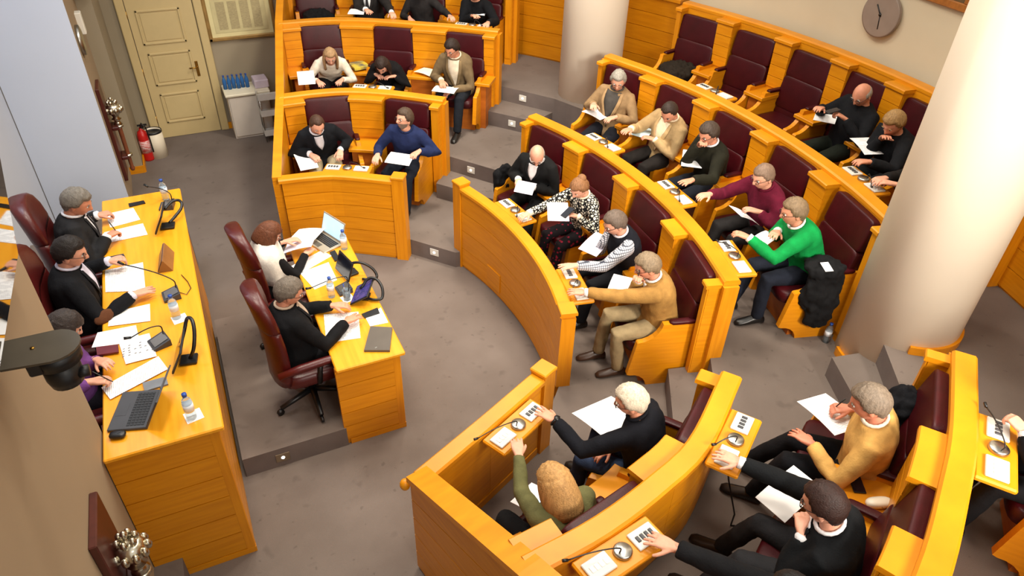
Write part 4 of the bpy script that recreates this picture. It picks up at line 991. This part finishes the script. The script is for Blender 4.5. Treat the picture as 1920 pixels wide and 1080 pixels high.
H3=[(.06,.02,.05),(.10,-.02,.12),(.17,-.08,.13),(.235,-.14,.08),(.25,-.19,.02),(.20,-.22,.02),(.12,-.16,.02)]
tablet((.885,5.28,.871),math.radians(12),'black tablet stand in the middle of the clerks desk, screen dark',SCREEND,H3,20)
H4=[(.06,.04,.06),(.12,.10,.13),(.19,.10,.13),(.25,.04,.09),(.26,-.03,.03),(.20,-.05,.02),(.12,-.03,.02)]
tablet((.90,4.95,.871),math.radians(-28),'black tablet stand showing coloured icons on the clerks desk',SCRI,H4,58)
def deskmic(loc,rz,label,tip):
    t=thing('desk_microphone',loc,label,'microphone',rz=rz)
    mb=MB(); mb.extr([(-.06,0),(.06,0),(.06,.05),(-.06,.018)],-.065,.065); b=mb.build('base',DGREY,t)
    mb=MB(); mb.extr([(-.045,.024),(.05,.0515),(.05,.0535),(-.045,.026)],-.045,.045); mb.build('control_plate',STEEL,b)
    tip=RZ(-rz)@(Vector(tip)-Vector(loc)); q=Vector((.045,.03,.045))
    mb=MB(); goose(mb,[q,q+Vector((0,0,.07)),q.lerp(tip,.3)+Vector((0,0,.07)),q.lerp(tip,.65)+Vector((0,0,.04)),tip],.0045); s=mb.build('gooseneck',BLACK,t,True)
    d=(tip-q).normalized(); mb=MB(); mb.tube([tip,tip+d*.045],[.009,.011],8); mb.build('microphone_tip',BLACK,s,True)
deskmic(at(314,388,ZT),-.2,'grey desk microphone beside the far water bottle',at(277,350,ZT+.1))
deskmic(at(322,556,ZT),.1,'desk microphone bent towards the man with elbow patches',at(232,496,ZT+.22))
deskmic(at(300,645,ZT),.3,'grey desk microphone lying across the diagram sheet',at(246,633,ZT+.1))
deskmic(at(645,545,.871),.1,'grey desk microphone by the pen glass on the clerks desk',at(583,540,.98))
# tent nameplate
mb=MB(); mb.extr([(-.055,0),(.055,0),(.004,.10),(-.004,.10)],-.14,.14); o=mb.build('nameplate',mat('nameplate_brown',(136,92,52),.4,0,var=.1)); o.location=at(312,492,ZT); o.rotation_euler=(0,0,-.1); tag(o,'folded brown nameplate tent on the presidential desk','nameplate')
mb=MB(); mb.extr([(-.058,.004),(-.054,.004),(-.004,.102),(-.008,.102)],-.13,.13); mb.build('front_card',mat('nameplate_dark',(54,46,70),.3),o)
mb=MB(); mb.tube([at(340,515,ZT+.006),at(352,528,ZT+.006),at(358,540,ZT+.006),at(350,552,ZT+.006),at(336,548,ZT+.006)],.003,6); o=mb.build('cable',BLACK,None,True); tag(o,'thin looped black cable on the presidential desk','cable')
# bottles
def make_bottle():
    t=thing('water_bottle',(0,0,0),'','bottle')
    mb=MB(); mb.lathe([(.0,.0),(.028,.0),(.031,.006),(.031,.05),(.028,.06),(.031,.07),(.031,.13),(.026,.155),(.013,.175),(.012,.19)],16); mb.build('body',BOTM,t,True)
    mb=MB(); mb.lathe([(.0318,.075),(.0318,.125)],16); mb.build('paper_label',BOTL,t,True)
    mb=MB(); mb.lathe([(.015,.186),(.015,.206),(.0,.207)],12); mb.build('cap',BLUE,t,True)
    return t
BOT=make_bottle()
for i,(px,py,z,lb) in enumerate(((312,374,ZT,'water bottle at the far end of the presidential desk'),(332,596,ZT,'water bottle in the middle of the presidential desk'),(360,783,ZT,'water bottle near the front corner of the presidential desk'),
    (646,466,.871,'water bottle beside the silver laptop'),(622,556,.871,'water bottle beside the glass on the clerks desk'),(1197,424,L1+.636,'water bottle on the console behind the patterned jumper woman'),(1250,504,L1+.636,'water bottle on the console behind the man in brown'),
    (1535,416,L2+.636,'water bottle on the console behind the green jumper man'),(1547,640,L2,'water bottle standing on the floor beside the thick column'),(1186,938,L1+.636,'water bottle on the console between navy jumper and blonde woman'),(546,268,L1+.636,'water bottle at the left end of the left block front row'))):
    o=BOT if i==0 else copy_tree(BOT); o.location=at(px,py,z); o['label']=lb; o['group']='water bottles'
for px,py,z,lb in((337,598,ZT,'square napkin under the middle bottle'),(363,780,ZT,'square napkin under the near bottle'),(652,560,.8705,'white napkin under the pen glass')):
    c=at(px,py,z); mb=MB(); mb.box((0,0,.001),(.10,.10,.002),RZ(.2)); o=mb.build('napkin',PAPER); o.location=c; tag(o,lb,'napkin')
t=thing('pen_glass',at(651,561,.8735),'clear glass holding pens on the clerks desk','glass')
mb=MB(); mb.lathe([(.0,0),(.03,0),(.036,.10),(.033,.10),(.027,.006),(.0,.006)],16); mb.build('glass',BOTM,t,True)
for k,c in enumerate((BLACK,BLUE,STEEL)):
    mb=MB(); a=2*k; mb.tube([(.01*math.cos(a),.01*math.sin(a),.008),(.03*math.cos(a),.03*math.sin(a),.15)],.004,6); mb.build('pen',c,t,True)
# ================================================================ room things
D_=math.radians
def atX(px,py,X):
    c=(px-960,py-540,FPX); r=[sum(RW[i][k]*c[k] for k in range(3)) for i in range(3)]; t=X/r[0]; return Vector((X,r[1]*t,CAMH+r[2]*t))
# door
t=thing('door_1',(-.065,11.06,0),'ivory three-panel door with brass handle','door'); struct(t)
mb=MB(); zprism(mb,-.48,.35,11.03,11.06,.005,2.03); mb.build('leaf',DOORM,t,world=True)
for x0,x1,z0,z1 in((-.385,.175,1.365,1.83),(-.37,.185,.785,1.25),(-.36,.172,.225,.665)):
    mb=MB(); zprism(mb,x0+.05,x1-.05,11.02,11.03,z0+.05,z1-.05,.004)
    for a,b,c,d in((x0,x1,z0,z0+.03),(x0,x1,z1-.03,z1),(x0,x0+.03,z0,z1),(x1-.03,x1,z0,z1)): zprism(mb,a,b,11.012,11.032,c,d,.006)
    mb.build('panel',DOORM,t,world=True)
for x0,x1,z0,z1 in((-.60,-.49,0,2.15),(.36,.47,0,2.15),(-.60,.47,2.04,2.15)):
    mb=MB(); zprism(mb,x0,x1,11.0,11.06,z0,z1,.01); mb.build('casing',DOORM,t,world=True)
mb=MB(); zprism(mb,.205,.245,11.018,11.03,.86,1.08,.004); h=mb.build('handle_plate',BRASS,t,world=True)
mb=MB(); mb.tube([(.225,11.02,1.0),(.225,10.975,1.0),(.12,10.97,1.0)],.011,8); mb.build('handle',BRASS,h,True,True)
for z in(.3,1.0,1.78):
    mb=MB(); mb.lathe([(.01,-.05),(.01,.05)],8,(-.49,11.02,z)); mb.build('hinge',BRASS,t,True,True)
# framed document
t=thing('framed_document',(.95,11.05,1.33),'large gilt framed document hanging right of the ivory door','picture')
X0,X1,Z0,Z1=.47,1.42,1.32,2.05
for a,b,c,d in((X0,X1,Z0,Z0+.05),(X0,X1,Z1-.05,Z1),(X0,X0+.05,Z0,Z1),(X1-.05,X1,Z0,Z1)):
    mb=MB(); zprism(mb,a,b,11.005,11.055,c,d,.01); mb.build('frame_bar',GOLDF,t,world=True)
mb=MB(); zprism(mb,X0+.05,X1-.05,11.035,11.05,Z0+.05,Z1-.05); mt=mb.build('mount',mat('mount_cream',(214,202,150),.7,var=.03),t,world=True)
mb=MB(); zprism(mb,X0+.11,X1-.11,11.028,11.035,Z0+.11,Z1-.11); pg=mb.build('document_page',mat('aged_paper',(196,184,136),.7,var=.05),t,world=True)
for k in range(4):
    mb=MB(); zprism(mb,X0+.17+k*.16,X0+.29+k*.16,11.026,11.028,Z0+.15,Z1-.2); mb.build('text_column',mat('faded_text',(166,152,112),.8,0,var=.15,scale=(30,30,140)),pg,world=True)
mb=MB(); zprism(mb,X0+.30,X1-.30,11.026,11.028,Z1-.17,Z1-.14); mb.build('heading',mat('faded_text',(166,152,112)),pg,world=True)
# cabinet
t=thing('cabinet',(.80,10.84,0),'low pale cabinet against the far wall below the document','cabinet')
CABM=mat('cabinet_grey',(214,204,190),.5,0,var=.02)
mb=MB(); zprism(mb,.52,1.09,10.62,11.04,.0,.645); mb.build('body',CABM,t,world=True)
mb=MB(); zprism(mb,.49,1.12,10.58,11.05,.645,.68,.008); mb.build('top',mat('cabinet_top',(236,228,202),.4,var=.02),t,world=True)
mb=MB(); zprism(mb,.535,1.075,10.605,10.62,.03,.62,.004); d=mb.build('door',CABM,t,world=True)
mb=MB(); zprism(mb,.96,1.04,10.585,10.605,.56,.575); mb.build('handle',STEEL,d,world=True)
for k in range(6):
    x=.535+.062*k; mb=MB(); mb.lathe([(0,0),(.028,0),(.029,.12),(.02,.15),(.012,.17),(.012,.185)],12); o=mb.build('blue_water_bottle',BOTBL,None,True); o.location=(x,10.86-.02*(k%2),.68)
    tag(o,['leftmost','second from left','third from left','third from right','second from right','rightmost'][k]+' of the six blue bottles on the pale cabinet','bottle','row of blue bottles on the cabinet')
    mb=MB(); mb.lathe([(.014,.183),(.014,.202),(0,.203)],10); mb.build('cap',BLUE,o,True)
mb=MB(); mb.box((0,0,.06),(.20,.26,.12),RZ(.05),.01); o=mb.build('paper_pack',mat('lilac_pack',(206,192,206),.6,var=.04)); o.location=(1.03,10.84,.68); tag(o,'lilac wrapped paper pack at the right end of the cabinet','paper pack')
# grey wire trolley
t=thing('wire_trolley',(1.10,10.40,0),'grey wire trolley with two trays beside the cabinet','trolley')
for x in(.92,1.26):
    for y in(10.28,10.52):
        mb=MB(); mb.tube([(x,y,.03),(x,y,.72)],.009,6); mb.build('post',STEEL,t,True,True)
for z in(.12,.42,.66):
    mb=MB(); zprism(mb,.91,1.27,10.27,10.53,z,z+.012); mb.build('tray',STEELW,t,world=True)
    mb=MB(); zprism(mb,.91,1.27,10.265,10.27,z,z+.09); zprism(mb,.905,.91,10.27,10.53,z,z+.09); mb.build('tray_edge',STEELW,t,world=True)
# bin and extinguisher
t=thing('waste_bin',(-.56,10.44,0),'cream round waste bin with dark liner beside the door','bin')
mb=MB(); mb.lathe([(0,0),(.125,0),(.12,.38),(.112,.38),(.115,.03),(0,.03)],24); mb.build('bin_body',mat('bin_cream',(222,210,186),.5,var=.02),t,True)
mb=MB(); mb.lathe([(.111,.30),(.113,.385),(.123,.388),(.124,.36)],24); mb.build('bin_liner',BLACK,t,True)
t=thing('fire_extinguisher',(-.69,10.36,0),'red fire extinguisher standing against the grey alcove wall','extinguisher')
mb=MB(); mb.lathe([(0,0),(.065,0),(.07,.02),(.07,.36),(.055,.42),(.02,.45),(.018,.48)],20); mb.build('cylinder',RED,t,True)
mb=MB(); mb.lathe([(.0706,.12),(.0706,.30)],20); mb.build('instruction_label',mat('extinguisher_label',(226,200,196),.5,0,scale=(20,20,60),rgb2=(190,40,36)),t,True)
mb=MB(); mb.box((.03,0,.51),(.12,.025,.02)); mb.box((.02,0,.485),(.05,.03,.04)); mb.build('valve_handle',BLACK,t)
mb=MB(); mb.tube([(0,-.02,.48),(.03,-.06,.56),(.07,-.07,.50),(.08,-.05,.3),(.08,-.04,.12)],.010,8); mb.build('hose',BLACK,t,True)
# ceremonial mace plaques
def mace(y,label):
    t=thing('mace_plaque',(-.92,y,.37),label,'plaque')
    mb=MB(); zprism(mb,-.94,-.90,y-.18,y+.18,.36,1.52,.006); b=mb.build('board',DWOOD,t,world=True)
    for z in(1.0,.62):
        mb=MB(); zprism(mb,-.90,-.83,y-.10,y+.10,z-.02,z+.02,.005); br=mb.build('bracket',DWOOD,t,world=True)
        mb=MB(); mb.lathe([(.05,-.012),(.05,.012)],16,(-.83,y,z)); mb.build('bracket_ring',SILV,br,True,True)
    mb=MB(); mb.lathe([(.0,.40),(.02,.41),(.03,.44),(.02,.47),(.022,.5),(.026,.95),(.03,1.0)],16,(-.83,y,0)); mb.build('shaft',mat('mace_shaft_wood',(120,66,40),.35,0,var=.1),t,True,True)
    mb=MB(); mb.lathe([(.03,1.0),(.05,1.02),(.035,1.05),(.03,1.07),(.055,1.09),(.03,1.11),(.045,1.14),(.075,1.17),(.085,1.21),(.07,1.25),(.05,1.27)],20,(-.83,y,0)); h=mb.build('silver_head',SILV,t,True,True)
    for q in range(10):
        a=2*PI*q/10; mb=MB(); mb.ball((-.83+.085*math.cos(a),y+.085*math.sin(a),1.205),(.022,.022,.035),8,6); mb.build('boss',SILV,h,True,True)
    for q in range(6):
        a=2*PI*q/6+.3; mb=MB(); mb.ball((-.83+.045*math.cos(a),y+.045*math.sin(a),1.29),(.02,.02,.03),8,6); mb.build('crown_point',SILV,h,True,True)
    mb=MB(); mb.ball((-.83,y,1.33),(.02,.02,.028),8,6); mb.build('finial',SILV,h,True,True)
mace(2.80,'mahogany plaque with a silver-headed mace on the near tan pier')
mace(9.20,'mahogany plaque with a silver-headed mace on the far pier beyond the desk')
mb=MB(); mb.lathe([(.16,-.02),(.16,.02),(.12,.03),(0,.03)],24,(0,0,0),RY(PI/2)); o=mb.build('wall_medallion',STEEL,None,True); o.location=(-.925,9.12,2.05); tag(o,'round metal medallion high on the far pier','medallion')
mb=MB(); mb.ball((0,0,0),(.09,.09,.08),14,8); o=mb.build('dome_camera',BLACK,None,True); o.location=(-.85,9.85,2.42); tag(o,'black dome camera high on the far pier','camera')
mb=MB(); mb.tube([(0,0,.06),(-.09,0,.1)],.03,8); mb.build('bracket',BLACK,o,True)
mb=MB(); zprism(mb,-.05,.02,-.06,.06,-.12,.12,.008); o=mb.build('wall_lamp',mat('lamp_white',(230,226,214),.4,var=.02)); o.location=(-.90,9.55,2.12); tag(o,'small white wall lamp box on the far pier','lamp')
# wall television and camera on its shelf
t=thing('wall_television',(-.90,2.75,2.75),'glossy black wall television on the near pier mirroring the desk','television')
TM=RY(D_(11)); tb=Vector((-.905,2.75,2.73))
mb=MB(); mb.box(tb+TM@Vector((.0,0,.37)),(.05,1.30,.74),TM,.006); b=mb.build('casing',BLACK,t,world=True)
mb=MB(); mb.box(tb+TM@Vector((.027,0,.37)),(.006,1.275,.715),TM); mb.build('glass_screen',mat('television_glass',(8,8,10),.03,0,var=.0,spec=1.0),t,world=True)
mb=MB(); mb.box(tb+Vector((-.01,0,.30)),(.05,.3,.2)); mb.build('wall_bracket',BLACK,t,world=True)
t=thing('conference_camera',(-.72,2.61,2.75),'black conference camera hung under a grey shelf by the television','camera')
mb=MB(); poly=[(-.866,2.70),(-.866,2.52),(-.70,2.50)]+[(-.70+.10*math.cos(a),2.60+.10*math.sin(a)) for a in [(-PI/2+PI*k/10) for k in range(11)]]+[(-.70,2.70)]
mb.prism(poly,2.742,2.752); mb.build('shelf_plate',mat('shelf_grey',(86,78,66),.35,.4,var=.06),t,world=True)
mb=MB(); mb.lathe([(.088,2.68),(.092,2.742)],24,(-.70,2.60,0)); mb.build('mount_ring',BLACK,t,True,True)
mb=MB(); mb.lathe([(.03,2.56),(.06,2.565),(.068,2.60),(.068,2.68)],20,(-.70,2.60,0)); mb.build('camera_head',BLACK,t,True,True)
mb=MB(); zprism(mb,-.79,-.74,2.52,2.6,2.68,2.742,.006); mb.build('connector_box',BLACK,t,world=True)
mb=MB(); mb.lathe([(.008,0),(.008,.004)],10,(-.765,2.61,2.752)); mb.build('screw',BRASS,t,True,True)
mb=MB(); mb.lathe([(.025,-.02),(.025,.02)],14,(-.63,2.58,2.61),RY(PI/2)); mb.build('lens',BLACK,t,True,True)
# clock and picture frame on the curved wall
def onwall(px,py,R=8.03):
    c=(px-960,py-540,FPX); r=[sum(RW[i][k]*c[k] for k in range(3)) for i in range(3)]
    a=r[0]**2+r[1]**2; b=2*(r[0]*-CEN.x+r[1]*-CEN.y); cc=CEN.length_squared-R*R; t=(-b+math.sqrt(b*b-4*a*cc))/2/a
    return Vector((r[0]*t,r[1]*t,CAMH+r[2]*t))
c=onwall(1656,27); n=(CEN-c.xy).normalized(); rz=math.atan2(n.y,n.x)
t=thing('wall_clock',(c.x,c.y,c.z),'round grey wall clock with dark hands above the rear row','clock',rz=rz)
MY=RY(PI/2)
mb=MB(); mb.lathe([(0,0),(.215,0),(.22,.006),(.22,.03),(.205,.036),(0,.036)],40,(0,0,0),MY); mb.build('clock_body',CLOCKM,t,True)
mb=MB(); mb.lathe([(.206,.034),(.222,.034),(.222,.042),(.206,.042)],40,(0,0,0),MY); mb.build('rim',CLOCKM,t,True)
for nm,ang,l,w in(('hour_hand',-38,.11,.014),('minute_hand',172,.14,.010)):
    a=math.radians(ang); mb=MB(); d=Vector((0,math.sin(a),math.cos(a))); mb.tube([Vector((.044,0,0))-d*.02,Vector((.044,0,0))+d*l],w/2,6); mb.build(nm,BLACK,t,True)
mb=MB(); mb.lathe([(.014,.04),(.014,.052)],12,(0,0,0),MY); mb.build('hub',BLACK,t,True)
c=onwall(1818,26); 
t=thing('picture_frame',(c.x-.0,c.y+.42,c.z),'wooden picture frame high on the rear wall beside the thick column','picture',rz=math.atan2(*(CEN-c.xy).yx)); FW=mat('frame_oak',(158,98,40),.4,0,var=.15,scale=(3,20,20))
c2=onwall(1740,-3); n=(CEN-c.xy).normalized(); w=.95
t.location=(c.x+n.x*.0-n.y*-.0,c.y,c.z)
for a,b,z0,z1 in((0,w,0,.07),(0,w,.63,.70),(0,.07,.07,.63),(w-.07,w,.07,.63)):
    mb=MB(); mb.box((.02,(a+b)/2*-1 if n.x>0 else -(a+b)/2,(z0+z1)/2),(.04,b-a,z1-z0),None,.008); mb.build('frame_bar',FW,t)
mb=MB(); mb.box((.01,-w/2,.35),(.015,w-.12,.58)); mb.build('canvas',mat('dark_canvas',(90,70,40),.7,0,var=.3),t)
# step lights
def steplight(a,b,f,z,label):
    A,B_=Vector(a),Vector(b); p=A.lerp(B_,f); T=(B_-A).normalized(); n=Vector((-T.y,T.x))
    if n.dot(HALL-p)<0 and abs(T.y)>.01: n=-n
    if abs(T.y)<=.01: n=Vector((0,-1))
    t=thing('step_light',(p.x+n.x*.004,p.y+n.y*.004,z),label,'light','step lights',rz=math.atan2(n.y,n.x))
    mb=MB(); mb.box((0,0,0),(.008,.11,.085),None,.002); mb.build('face_plate',STEELW if abs(T.y)>.01 else mat('bronze_plate',(120,104,84),.4,.3),t)
    mb=MB(); mb.lathe([(0,0),(.014,0),(.012,.006),(0,.007)],12,(.004,0,0),RY(PI/2)); mb.build('lamp_lens',LAMPM,t,True)
steplight((1.93,6.67),(2.32,6.2),.55,.12,'step light in the first riser beside the central block post')
steplight((2.82,7.75),(3.28,7.09),.45,.5,'step light in the riser behind the bald man')
steplight((3.66,8.48),(4.12,7.9),.56,.7,'step light in the lower riser near the slim column')
steplight((3.99,8.79),(4.5,8.06),.45,.9,'step light in the topmost riser near the slim column')
steplight((-.27,4.12),(.55,4.12),.36,.10,'step light in the riser of the clerks platform')
# ---------------------------------------------------------------- sheets, pens and phones in hands, coats
def sheet(c,w,h,rz,rx,ry,label,m=PAPER,name='paper_sheet',th=.003,cat='paper'):
    mb=MB(); n=5; rings=[]
    for i in range(n+1):
        x=-h/2+h*i/n; z=.012*math.sin(PI*i/n); rings.append([Vector((x,-w/2,z)),Vector((x,w/2,z)),Vector((x,w/2,z+th)),Vector((x,-w/2,z+th))])
    mb.loft(rings); o=mb.build(name,m,None,True if th<.004 else False); o.location=c; o.rotation_euler=(rx,ry,rz); 
    for p in o.data.polygons: p.use_smooth=False
    return tag(o,label,cat)
def fd(key): return math.radians(PEOPLE[key]['face'])
D=math.radians
ZZ={'M2a':L2+.70,'M2b':L2+.72,'M2c':L2+.76,'M1c':L1+.74,'M1d':L1+.76,'M3b':L3+.78,'M2d':L2+.70,'M2e':L2+.72,'M3a':L3+.80}
DD={'L1a':.34,'L1b':.42,'L2a':.46,'L2c':.46,'M1a':.38,'M1b':.44,'M1c':.40,'M1d':.40,'M2a':.40,'M2b':.38,'M2c':.40,'M2d':.42,'M2e':.40,'M3a':.40,'M3b':.42,'R1b':.45,'R1a':.40,'R2c':.42,'R2b':.42}
for key,px,py,z,w,h,dr,ry,lb in (('L1a',574,302,L1+.62,.21,.3,10,15,'sheet on the lap of the man in the dark cardigan'),('L1b',750,298,L1+.66,.3,.21,0,10,'open papers in the hands of the navy zip jumper man'),('L2a',574,146,1.44,.21,.26,0,20,'sheet on the rail left of the cream jumper woman'),
    ('L2c',835,168,L2+.70,.3,.21,0,0,'papers on the lap of the olive blazer man'),('M1a',985,352,L1+.70,.21,.16,10,25,'folded sheet in the hands of the bald man'),('M1b',1046,397,L1+.72,.21,.28,60,10,'sheet on the knee of the patterned jumper woman'),
    ('M1c',1118,458,L1+.74,.21,.3,30,10,'sheet on the lap of the man in the vest'),('M1d',1165,538,L1+.70,.21,.28,60,8,'sheet held by the man in the mustard brown jacket'),('M2a',1118,213,L2+.68,.21,.28,80,5,'sheet on the lap of the man in the tan blazer'),
    ('M2b',1205,248,L2+.68,.21,.28,20,0,'pale blue sheet held by the beige blazer man'),('M2c',1298,298,L2+.70,.21,.28,50,12,'sheet under the pen of the dark green jumper man'),('M2d',1395,404,L2+.66,.21,.26,0,-30,'sheet tilted in the hand of the maroon jumper man'),
    ('M2e',1437,446,L2+.68,.15,.2,30,0,'small sheet in the hand of the bright green jumper man'),('M3a',1548,220,L3+.70,.21,.28,40,0,'sheet in the hands of the man in black leather'),('M3b',1626,274,L3+.72,.21,.3,80,6,'printed sheet on the lap of the fair-haired man'),
    ('R1b',1145,785,L1+.66,.36,.46,-30,15,'large white newspaper-size sheet beside the navy jumper man'),('R1a',1005,940,L1+.60,.21,.26,10,10,'white sheet on the lap of the blonde woman'),('R2c',1556,776,L2+.76,.23,.34,-42,6,'white sheet on the knee of the camel jumper man'),
    ('R2b',1480,925,L2+.62,.21,.34,70,10,'white sheet on the knee of the black suit man'),('L3a',670,22,1.81,.22,.26,0,0,'papers before the man in the patterned tie'),('L3c',900,20,1.83,.2,.2,0,20,'white sheet near the person in black on the top row')):
    m={'M2b':mat('pale_blue_paper',(206,226,232),.7,var=.02),'M1b':LILAC,'M1a':LILAC,'M3b':PRINT,'R2c':PRINT,'M1c':LILAC}.get(key,PAPER)
    c=at(px,py,ZZ.get(key,z)) if key[0]=='R' or key in('L3a','L3c') or key in ZZ else atd(key,px,py,DD.get(key,.36))
    sheet(c,w,h,fd(key)+D(dr),0,D(ry),lb,m)
sheet(at(562,458,ZC+.10),.21,.29,D(-25),0,D(-18),'lilac sheets lifted by the woman clerk',LILAC)
sheet(at(575,440,ZC+.03),.21,.29,D(-40),0,D(-12),'white sheet leaning behind the lilac sheets of the woman clerk',PAPER)
sheet(at(800,135,L2+.66),.21,.28,D(-60),0,0,'cream sheets on the console beside the olive blazer man',CREAMP)
sheet(at(672,125,L2+.66),.22,.26,D(-80),0,0,'yellow and blue folders on the console beside the cream jumper woman',mat('folder_mix',(60,74,96),.6,0,scale=(9,9,9),rgb2=(206,186,60)),'folder',.03,'folder')
def pen(key,sd,label,d=(.3,.2,1)):
    h=handpos(key,sd); v=Vector(d).normalized(); mb=MB(); mb.tube([-v*.05,v*.09],[.003,.0045],6); o=mb.build('pen',BLACK,None,True); o.location=h+Vector((0,0,.012)); tag(o,label,'pen')
pen('P1',-1,'pen in the right hand of the grey-haired man at the desk',(-.3,.1,1)); pen('M1d',-1,'pen in the hand of the man in mustard brown',(.2,.1,1)); pen('M2c',-1,'pen in the hand of the dark green jumper man',(.3,.1,1)); pen('R2c',-1,'pen in the hand of the camel jumper man',(.2,-.3,1)); pen('P3',-1,'pen in the hand of the woman in purple',(-.5,.1,.6))
def phone(c,rz,ry,label,scr):
    t=thing('phone',c,label,'phone',rz=rz); t.rotation_euler=(0,ry,rz); mb=MB(); mb.box((0,0,0),(.15,.072,.009),None,.003); b=mb.build('case',BLACK,t); mb=MB(); mb.box((0,0,.0052),(.138,.064,.001)); mb.build('display',scr,t)
phone(handpos('R1a',-1)+Vector((-.01,.05,.04)),fd('R1a')+.3,.2,'lit phone in the right hand of the blonde woman',SCREENB)
phone(handpos('M1b',1)+Vector((-.03,0,.03)),fd('M1b')+.3,.3,'dark phone in the hand of the patterned jumper woman',SCREEND)
phone(handpos('M3a',1)+Vector((-.05,.03,.03)),fd('M3a'),.1,'dark phone resting on the sheet of the man in black leather',SCREEND)
phone(at(1606,905,L2+.642),1.05,0,'dark phone on the console between camel jumper and black suit',SCREEND)
mb=MB(); pillow(mb,(0,0,.028),(.16,.07,.055),None,.75,16,8); o=mb.build('glasses_case',mat('case_white',(216,206,186),.4,var=.03),None,True); o.location=at(1645,948,L2+.637); o.rotation_euler=(0,0,-.35); tag(o,'white oval glasses case on the near block console','case')
mb=MB(); mb.tube([(0,.0365,.03),(0,-.0365,.03)],.004,6); mb.build('clasp',STEEL,o,True)
# wristwatch of the navy jumper man
def watch(key,sd,label):
    d=PEOPLE[key]; sh,e,w,hd,hp=d['A'][sd]; p=d['M']@w+d['L']; ax=d['M']@((w-e).normalized()); up=(Vector((0,0,1))-ax*ax.z).normalized(); M=Matrix((ax,up.cross(ax),up)).transposed()
    t=thing('wristwatch',p,label,'watch'); mb=MB(); mb.tube([M@Vector((0,.036*math.cos(2*PI*q/14),.036*math.sin(2*PI*q/14))) for q in range(15)],.009,6); mb.build('strap',BLACK,t,True)
    mb=MB(); mb.lathe([(.02,.030),(.021,.042),(0,.043)],14,(0,0,0),M); mb.build('dial',BLACK,t,True)
watch('R1b',1,'black wristwatch on the left wrist of the navy jumper man')
# coats and bags
def coat(c,size,label,rgb,seed,drop=0,rz=0,extra=()):
    mb=MB(); pillow(mb,(0,0,size[2]/2),size,None,.75,24,14)
    for (p,d) in extra: pillow(mb,p,d,None,.8,16,10)
    t=bpy.data.objects.new('coat',bpy.data.meshes.new('coat')); COL.objects.link(t); t.location=c; t.rotation_euler=(0,0,rz); tag(t,label,'coat')
    def cb(r):
        r.materials.clear(); r.materials.append(cloth(rgb)); t.data=r
    rlater(mb,.012,2,.03,seed,cb)
    return t
p,n,zf=SEATS[('M3',0)]; o=coat((p.x+n.x*.44,p.y+n.y*.44,zf+.44),(.48,.44,.20),'crumpled brown coat lying on the first rear row seat',(58,46,34),5,rz=math.atan2(n.y,n.x))
p,n,zf=SEATS[('M2',4)]; a=math.atan2(n.y,n.x); q=Vector((p.x+n.x*.42-n.y*.32,p.y+n.y*.42+n.x*.32))
o=coat((q.x,q.y,zf+.30),(.34,.16,.46),'black coat draped over the arm beside the bright green jumper man',(24,24,26),9,rz=a,extra=(((-.02,.03,.1),(.26,.14,.5)),((0.02,-.04,.44),(.34,.26,.12))))
mb=MB(); mb.box((.06,.04,.50),(.07,.10,.004),RX(-.2)); mb.build('white_label',PAPER,o)
p,n,zf=SEATS[('R2',2)]; a=math.atan2(n.y,n.x); o=coat((p.x+n.x*.22+n.y*.20,p.y+n.y*.22-n.x*.20,zf+.46),(.2,.3,.5),'dark coat hung behind the camel jumper man',(30,32,40),13,rz=a)
p,n,zf=SEATS[('M1',0)]; a=math.atan2(n.y,n.x); o=coat((p.x+n.x*.50+n.y*.33,p.y+n.y*.50-n.x*.33,zf+.28),(.28,.12,.46),'black coat hanging over the seat arm beside the bald man',(22,22,26),17,rz=a)
p,n,zf=SEATS[('L3',0)]; o=coat((p.x+n.x*.46,p.y+n.y*.46,zf+.45),(.4,.44,.26),'dark coat heaped on the empty top row seat',(26,26,30),21,rz=math.atan2(n.y,n.x))
flush()
# shawl of the woman clerk
def shawl(key,rgb,label):
    d=PEOPLE[key]; rg=Rig(.46+.095*.93,d['lean'],d['side'],0,8,.93); b=[o for o in COL.objects if o.get('label','').startswith('woman clerk')][0]; mb=MB(); rings=[]
    for t_,a,bb in((.10,.20,.155),(.18,.218,.158),(.28,.232,.155),(.36,.236,.15),(.42,.215,.135),(.465,.16,.115),(.50,.115,.1),(.53,.09,.085)):
        rings.append([rg.P(t_+.012*math.sin(5*2*PI*q/28),(bb*math.cos(2*PI*q/28)*(1+.05*math.sin(9*2*PI*q/28)),a*math.sin(2*PI*q/28)*(1+.04*math.sin(7*2*PI*q/28)),0)) for q in range(28)])
    mb.loft(rings); mb.build('shawl',cloth(rgb),b,True)
shawl('C1',(226,220,210),'')
# cable under the ledge behind the navy jumper man
mb=MB(); c=at(1362,850,1.3); f=at(1370,985,L2+.005); mb.tube([c,c.lerp(f,.4)+Vector((.02,.02,0)),f+Vector((0,0,.12)),f,f+Vector((.08,-.05,0)),f+Vector((.2,-.1,0))],.006,6); o=mb.build('cable',BLACK,None,True); tag(o,'black cable hanging from the ledge to the carpet','cable')
